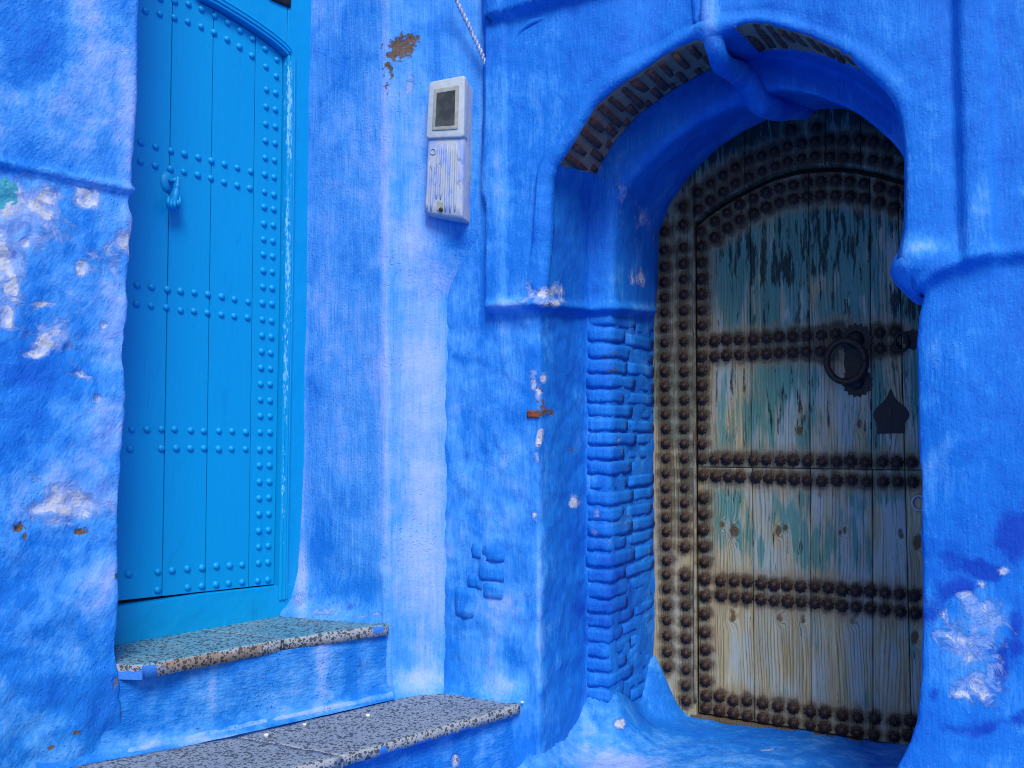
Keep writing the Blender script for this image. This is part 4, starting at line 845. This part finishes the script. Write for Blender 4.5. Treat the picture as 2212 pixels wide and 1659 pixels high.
LS += [cF(*q) for q in [(485,465),(486,550),(487,640),(488,730),(487,830),(488,927),(491,1020),(491,1103),(491,1190),(496,1270),(494,1335),
     (573,650),(647,652),(717,655),(793,664),(862,671),(931,675),(1006,679),(1083,681),(1156,686),(1232,698),(1305,702),(1382,704),(1463,713),(1541,720),(1620,728),(577,726),(649,735),(717,740),(792,748),(862,756),(936,760),(1009,763),(1085,767),(1154,774),(1229,783),(1306,789),(1382,795),(1461,805),(1545,813),(1624,823),
     (567,1273),(640,1296),(716,1297),(800,1311),(882,1327),(966,1335),(1058,1353),(1136,1360),(1232,1376),(1314,1385),(1406,1392),(1513,1405),(1602,1405),(567,1350),(643,1364),(717,1379),(803,1392),(884,1407),(967,1415),(1058,1428),(1135,1440),(1227,1455),(1310,1466),(1402,1480),(1510,1490),(1590,1482)]]
ALLS = np.array(F1 + F2 + FA + LS)
KN = [cF(*q) for q in [(645, 380), (632, 838), (885, 380), (925, 357), (1220, 385), (1242, 376), (1548, 395), (1635, 440), (1620, 950), (893, 845), (1020, 852), (1290, 860), (580, 345)]] + [cE(1000, 995), cE(1322, 965)]
KR = [13, 12, 9, 7, 5, 6, 9, 14, 13, 9, 8, 9, 7, 9, 9]
def woodattr(V, ST):
    q = proj(V); d = np.full(V.shape[:2], 999.)
    for sx, sy in ALLS: d = np.minimum(d, np.hypot((q[..., 0] - sx), (q[..., 1] - sy)))
    kn_ = np.zeros(V.shape[:2])
    for (x, y), r in zip(KN, KR): kn_ = np.maximum(kn_, np.exp(-((q[..., 0] - x) / r) ** 2 - ((q[..., 1] - y) / (r * 1.7)) ** 2) * 1.3 * (1 + .5 * fbm(V, 40, 2)))
    zz_ = ST[..., 1] - EZ
    teal = np.interp(zz_, [-1.1, -.7, -.3, -.1, .3, .42, .7, 1.0, 1.3], [.30, .30, .44, .42, .54, .55, .60, .68, .9])
    stain = np.exp(-(d / 30) ** 2) * 1.2 + blobs(V, [(1830, 760, 60, 90, .9), (1925, 930, 36, 30, .5), (1900, 640, 60, 30, .3)], 4) * .7
    return dict(teal=teal + .16 * fbm(V, 4, 2), stain=stain, knot=kn_)
lz = np.array([hp(PD, W, *cF(440, 1368)), hp(PD, W, *cF(1560, 1548))]); lzb = lambda s: float(lz[0, 1] + (lz[1, 1] - lz[0, 1]) * (s - lz[0, 0]) / (lz[1, 0] - lz[0, 0])) + .004
la = np.array([hp(PD, W, *cD(*q)) for q in [(437, 1222), (500, 1165), (600, 1097), (720, 1032), (860, 966), (980, 934), (1100, 921), (1200, 918), (1300, 926), (1420, 951), (1580, 996)]]); la = np.r_[la, [[la[-1, 0] + .12, la[-1, 1] - .09], [la[-1, 0] + .3, la[-1, 1] - .28]]]
lza = lambda s: float(np.interp(s, la[:, 0], la[:, 1]))
seam = np.array([hp(PD, W, *cE(445, 1196)), hp(PD, W, *cE(1640, 1212))]); szm = lambda s: float(np.interp(s, seam[:, 0], seam[:, 1]))
def ol(cv1, p1, cv2, p2):
    a, b_ = hp(PD, W, *cv1(*p1)), hp(PD, W, *cv2(*p2)); return lambda z: float(a[0] + (b_[0] - a[0]) * (z - a[1]) / (b_[1] - a[1]))
LE = ol(cD, (437, 1222), cF, (450, 1365))
up_l = [LE, ol(cD, (730, 1030), cE, (735, 1195)), ol(cD, (1046, 930), cE, (1054, 1195)), ol(cD, (1377, 940), cE, (1388, 1200)), lambda z: 1.07, lambda z: 1.34]
lo_l = [LE, ol(cE, (740, 1210), cF, (752, 1415)), ol(cE, (1056, 1210), cF, (1060, 1470)), ol(cE, (1392, 1215), cF, (1396, 1520)), lambda z: 1.07, lambda z: 1.34]
G = .0013; LO = -.012
for L_, zl_, zh_ in ((up_l, lambda s: szm(s) + .001, lambda s: lza(s) - .004), (lo_l, lzb, lambda s: szm(s) - .001)):
    for a, b_ in zip(L_[:-1], L_[1:]):
        board("plank", PD, W, NO, (lambda a: lambda z: a(z) + G)(a), (lambda b_: lambda z: b_(z) - G)(b_), zl_, zh_, LO + random.uniform(-.0015, .0015), .04, M_wood, od, 26, 150 if zl_ is lzb else 170, woodattr, rough=.0012)
zf = lambda s: EZ + 1.42
board("post", PD, W, NO, lambda z: -.03, lambda z: LE(z) - .006, K_(.02), lambda s: zf(s), .004, .06, M_wood, of, 30, 240, woodattr, rough=.003)
bl = [lambda z: LE(EZ + .9) - .004, ol(cD, (705, 640), cD, (705, 900)), ol(cD, (1142, 600), cD, (1142, 880)), ol(cD, (1330, 600), cD, (1330, 880)), lambda z: 1.14, lambda z: 1.36]
for a, b_ in zip(bl[:-1], bl[1:]):
    board("arch_board", PD, W, NO, (lambda a: lambda z: a(z) + G)(a), (lambda b_: lambda z: b_(z) - G)(b_), lambda s: lza(s) + .022, zf, .004 + random.uniform(-.001, .001), .06, M_wood, of, 30, 60, woodattr, rough=.003)
board("threshold_board", PD, W, NO, lambda z: LE(z) - .03, lambda z: 1.3, lambda s: lzb(s) - .06, lambda s: lzb(s) - .006, .006, .05, M_wood, of, 60, 5, lambda V, ST: {**woodattr(V, ST), 'stain': np.full(V.shape[:2], 1.5)}, rough=.004)
# raised strip on the post and weather strip beside it
path = [wl(PD, *cE(432, 20), .006), wl(PD, *cE(435, 800), .006), wl(PD, *cF(440, 1300), .006)]
V, F = tube(resample(path, 40), .007, 8); mesh_obj("bead", V, F, M_wood, of, woodattr(V[None], np.c_[V[:, 0] * 1.1, V[:, 2]][None]), uv=np.c_[V[:, 0] * 1.1, V[:, 2]])
# black sheet behind the old door that darkens its gaps
zt_ = EZ + 1.45; V = np.array([P3(PD, W, s, z_, NO, -.075) for s, z_ in ((-.1, 0), (1.5, 0), (1.5, zt_), (-.1, zt_))])
mesh_obj("gap_backing", V, [(0, 1, 2, 3)], M_black, od, smooth=False)
random.seed(5)
po = []
for k_ in range(4):
    V, F = dome(.0150, .0125, 32, 4, 8, .0210); V = V + .0012 * np.stack([perlin(V * 160 + k_ * 5)] * 3, -1); po.append(proto("stud", V, F, M_iron))
vis = lambda L: [q for q in L if q[0] < 2000]
studs(vis(F1 + F2 + FA), PD, W, NO, .004, po, of, sc=(.86, 1.0)); studs(vis(LS), PD, W, NO, LO, po, od, sc=(.93, 1.1))
# ring knocker
def jag(cx, cy, r, n, amp, squash=1.0):
    return [(cx + (r + (amp if a % 2 else 0)) * math.cos(math.pi * a / n), cy + squash * (r + (amp if a % 2 else 0)) * math.sin(math.pi * a / n)) for a in range(2 * n)]
def plate(name, outline, cv_, th, mat, par, off=LO):
    c = np.mean(outline, axis=0); s0 = [P3(PD, W, *hp(PD, W, *cv_(*q)), NO, off) for q in outline]; fr = [P3(PD, W, *hp(PD, W, *cv_(*(c + (np.array(q) - c) * .97))), NO, off + th) for q in outline]
    n = len(outline); V = np.array(s0 + fr); F = [tuple(range(n, 2 * n))] + [(i, (i + 1) % n, n + (i + 1) % n, n + i) for i in range(n)]
    return mesh_obj(name, V, F, mat, par, smooth=False)
rk = plate("ring_knocker", jag(1306, 508, 80, 17, 15), cE, .006, M_black, od)
plate("strike_plate", jag(1310, 735, 74, 16, 13, 1.0), cE, .004, M_black, rk)
plate("back_plate", [(1306 + 70 * math.cos(t), 622 + 120 * math.sin(t)) for t in np.linspace(0, 2 * math.pi, 24, endpoint=False)], cE, .003, M_black, rk)
V, F = dome(.034, .03, 18, 5); Mx = plane_mat(PD, W, NO, *hp(PD, W, *cE(1300, 505)), LO + .004); Vb = np.array([Mx @ Vector(v) for v in V]); mesh_obj("boss", Vb, F, M_black, rk)
V, F = dome(.028, .02, 18, 5); Mx = plane_mat(PD, W, NO, *hp(PD, W, *cE(1308, 738)), LO + .002); Vb = np.array([Mx @ Vector(v) for v in V]); mesh_obj("boss", Vb, F, M_black, rk)
rc = hp(PD + NO * .03, W, *cE(1251, 625)); rp = [P3(PD, W, rc[0] + .070 * math.cos(t), rc[1] + .079 * math.sin(t), NO, .045 + .012 * math.sin(t)) for t in np.linspace(0, 2 * math.pi, 41)]
V, F = tube(rp, .0125, 12); mesh_obj("ring", V, F, M_iron, rk)
# second handle, half behind the wall
hk = plate("drop_handle", jag(1610, 505, 50, 10, 8), cE, .01, M_black, od)
rp = [P3(PD, W, *hp(PD, W, *cE(1552 + 34 * math.cos(t), 520 + 50 * math.sin(t))), NO, .012) for t in np.linspace(0, 2 * math.pi, 25)]; V, F = tube(rp, .006, 8); mesh_obj("ring", V, F, M_black, hk)
kr = [(1490,772),(1499,786),(1508,808),(1522,832),(1543,850),(1566,868),(1583,888),(1592,910),(1589,930),(1575,944),(1567,956),(1564,975),(1566,1012)]
kp = kr + [(1490 - (x - 1490) * (.93 if y < 960 else .96) , y + (3 if y > 1000 else 0)) for x, y in kr[::-1][:-1]]
kpo = plate("keyhole_plate", kp, cE, .006, M_black, od)
V, F = boxm((-.005, -.016, 0), (.005, .016, .004), [np.array([*W, 0]), np.array([0, 0, 1.]), np.array([*NO, 0]), P3(PD, W, *hp(PD, W, *cE(1487, 900)), NO, LO + .006)]); mesh_obj("keyhole", V, F, M_iron, kpo, smooth=False)
lc = hp(PD, W, *cE(1645, 1390)); rp = [P3(PD, W, lc[0] + .024 * math.cos(t), lc[1] + .027 * math.sin(t), NO, LO + .006) for t in np.linspace(0, 2 * math.pi, 29)]
V, F = tube(rp, .006, 10); mesh_obj("lock", V, F, M_steel, od)

# ------------------------------------------------------------------ meter box on the wall
mU = np.array([.965, -.262]); mU /= np.linalg.norm(mU)
mcen = np.array([-.205, 3.262]); mN = np.array([mU[1], -mU[0]])
m_white, t_, b_ = M("painted_meter_plastic"); k = NT(t_); p_ = k.n("ShaderNodeTexCoord").outputs['Object']
cw = k.mix(k.step(k.noise(k.scale(p_, (30, 30, 9)), 1, 6, .65), .45, .62), (.36, .41, .49), (.24, .33, .62)); b_.inputs['Roughness'].default_value = .55
fr_ = k.n("ShaderNodeSeparateXYZ"); k.l(p_, fr_.inputs[0])
smd = k.noise(k.scale(p_, (38, 38, 22)), 1, 3, .5, 1.5); smz = k.math('MULTIPLY', k.step(smd, .58, .66), k.math('MULTIPLY', k.step(fr_.outputs[2], .22, .20), k.step(fr_.outputs[2], .08, .12)))
cw = k.mix(k.math('MULTIPLY', smz, .55), cw, (.08, .09, .12)); cw = k.mix(k.math('MULTIPLY', k.step(k.noise(k.scale(p_, (60, 60, 20)), 1, 8, .75), .55, .60), .85), cw, (.13, .24, .62)); k.l(cw, b_.inputs['Base Color']); k.l(k.bump(k.noise(p_, 90, 5, .65), .35, .003), b_.inputs['Normal'])
m_grey = plain("grey_meter_plastic", (.33, .39, .45), (.40, .46, .53), 50, .5, .15)
m_gask = plain("old_rubber_gasket", (.22, .24, .22), (.32, .34, .31), 60, .7, .3)
m_glass, t_, b_ = M("meter_glass"); k = NT(t_); p_ = k.n("ShaderNodeTexCoord").outputs['Object']; b_.inputs['Roughness'].default_value = .12; b_.inputs['Specular IOR Level'].default_value = .7
k.l(k.mix(k.step(k.noise(p_, 25, 4), .35, .65), (.022, .026, .026), (.055, .06, .06)), b_.inputs['Base Color'])
def mpt(x, y): return hp(mcen, mU, x, y)
MD = .085                                    # front of the box stands this far off its mounting plane
PF = mcen + mN * 0
cx4 = [np.array(mpt(*q)) for q in [cG(972, 568), cG(1203, 524), cG(1185, 1478), cG(922, 1440)]]    # top-left, top-right, bottom-right, bottom-left of the front
mcl, mcr = (cx4[0] + cx4[3]) / 2, (cx4[1] + cx4[2]) / 2
def mq(u, v): return (cx4[0] * (1 - u) + cx4[1] * u) * (1 - v) + (cx4[3] * (1 - u) + cx4[2] * u) * v
mb_c = P3(mcen, mU, *mq(.5, 1.0), mN, -.05)
mb = thing("meter_box", "white electricity meter box with grey window on the blue wall", "meter box", mb_c)
def mp(u, v, out): return P3(mcen, mU, *mq(u, v), mN, out)
def slab_uv(u0, u1, v0, v1, out0, out1, rad=.03, bev=.006, n=6, asp=4.2):    # a rounded panel standing on the box
    pts = []
    for cxu, cyv, a0_ in ((u1, v0, -90), (u1, v1, 0), (u0, v1, 90), (u0, v0, 180)):
        ccu = cxu - rad * asp * (1 if cxu == u1 else -1); ccv = cyv - rad * (1 if cyv == v1 else -1)
        for i in range(n + 1):
            t = R(a0_ + 90 * i / n); pts.append((ccu + rad * asp * math.cos(t), ccv + rad * math.sin(t)))
    pts = np.array(pts); c = pts.mean(0); m_ = len(pts)
    def lay(k_, o): return [mp(*(c + (q - c) * k_), o) for q in pts]
    b2 = bev / (.10 * (u1 - u0)); L_ = [lay(1, out0), lay(1, out1 - bev), lay(1 - b2 * .5, out1 - bev * .25), lay(1 - b2 * 1.3, out1)]
    V = np.array(sum(L_, [])); F = []
    for q in range(3):
        for i in range(m_): F.append((q * m_ + i, q * m_ + (i + 1) % m_, (q + 1) * m_ + (i + 1) % m_, (q + 1) * m_ + i))
    F.append(tuple(3 * m_ + i for i in range(m_))); return V, F
V, F = slab_uv(0, 1, .0, 1.0, -.135, 0, .022, .010); h_ = mesh_obj("housing", V, F, m_white, None, smooth=False); rebase(h_, mb_c); attach(h_, mb); h_.data.polygons.foreach_set("use_smooth", np.ones(len(h_.data.polygons), bool))
V, F = slab_uv(-.025, 1.025, -.012, .43, -.03, .010, .022, .005); h_ = mesh_obj("window_frame", V, F, m_grey, mb); wfr = h_
V, F = slab_uv(.14, .86, .055, .375, .004, .0135, .012, .003); mesh_obj("gasket", V, F, m_gask, wfr)
V, F = slab_uv(.23, .77, .088, .345, .008, .0142, .003, .001); mesh_obj("glass", V, F, m_glass, wfr, smooth=False)
def pill(u0, u1, v0, v1, o=.0005, r=.0050):
    uc = (u0 + u1) / 2; return tube(resample([mp(uc, v, o) for v in (v0, v1)], 10), [r * .5] + [r] * 8 + [r * .5], 8)
for k_, (u0, v0, v1) in enumerate([(.04, .60, .97), (.155, .60, .97), (.275, .47, .88), (.39, .47, .88), (.52, .47, .965), (.64, .47, .965), (.76, .47, .955)]):
    V, F = pill(u0, u0 + .085, v0, v1); mesh_obj("rib", V, F, m_white, mb)
V, F = tube([mp(.175 + .075 * math.cos(t), .525 + .022 * math.sin(t), .001) for t in np.linspace(0, 2 * math.pi, 25)], .0024, 6, caps=False); mesh_obj("rib", V, F, m_white, mb)
V, F = slab_uv(.345, .50, .895, .965, -.01, .0022, .006, .001); scw = mesh_obj("screw_recess", V, F, m_gask, mb, smooth=False)
V, F = tube([mp(.46, .955, .001), mp(.46, .955, .006)], .0075, 12); mesh_obj("screw", V, F, M_iron, scw)

# ------------------------------------------------------------------ painted cord coming down to the meter box
cpt = [P3(mcen, mU, *hp(mcen - mN * -.0, mU, *q), mN, o) for q, o in (((975, -40), .02), ((990, 10), .0), ((1008, 50), -.03), ((1030, 100), -.05), ((1040, 128), -.06), ((1046, 142), -.08))]
pth = smooth_line(cpt, 120, 6); parts = []
T = np.gradient(pth, axis=0); T /= np.linalg.norm(T, axis=1)[:, None]; X_ = np.cross(T, (0, 0, 1)); X_ /= np.linalg.norm(X_, axis=1)[:, None]; Y_ = np.cross(T, X_)
for ph in (0, math.pi):
    a = np.arange(120) * .55 + ph; parts.append(tube(pth + .0042 * (np.cos(a)[:, None] * X_ + np.sin(a)[:, None] * Y_), .0046, 7))
V, F = join(parts); m_cord = plain("painted_cord", (.10, .18, .42), (.62, .66, .80), 120, .7, .5)
o = mesh_obj("cord", V, F, m_cord); rebase(o, pth[-1]); tag(o, "twisted paint spattered cord hanging down above the white meter box", "cord")
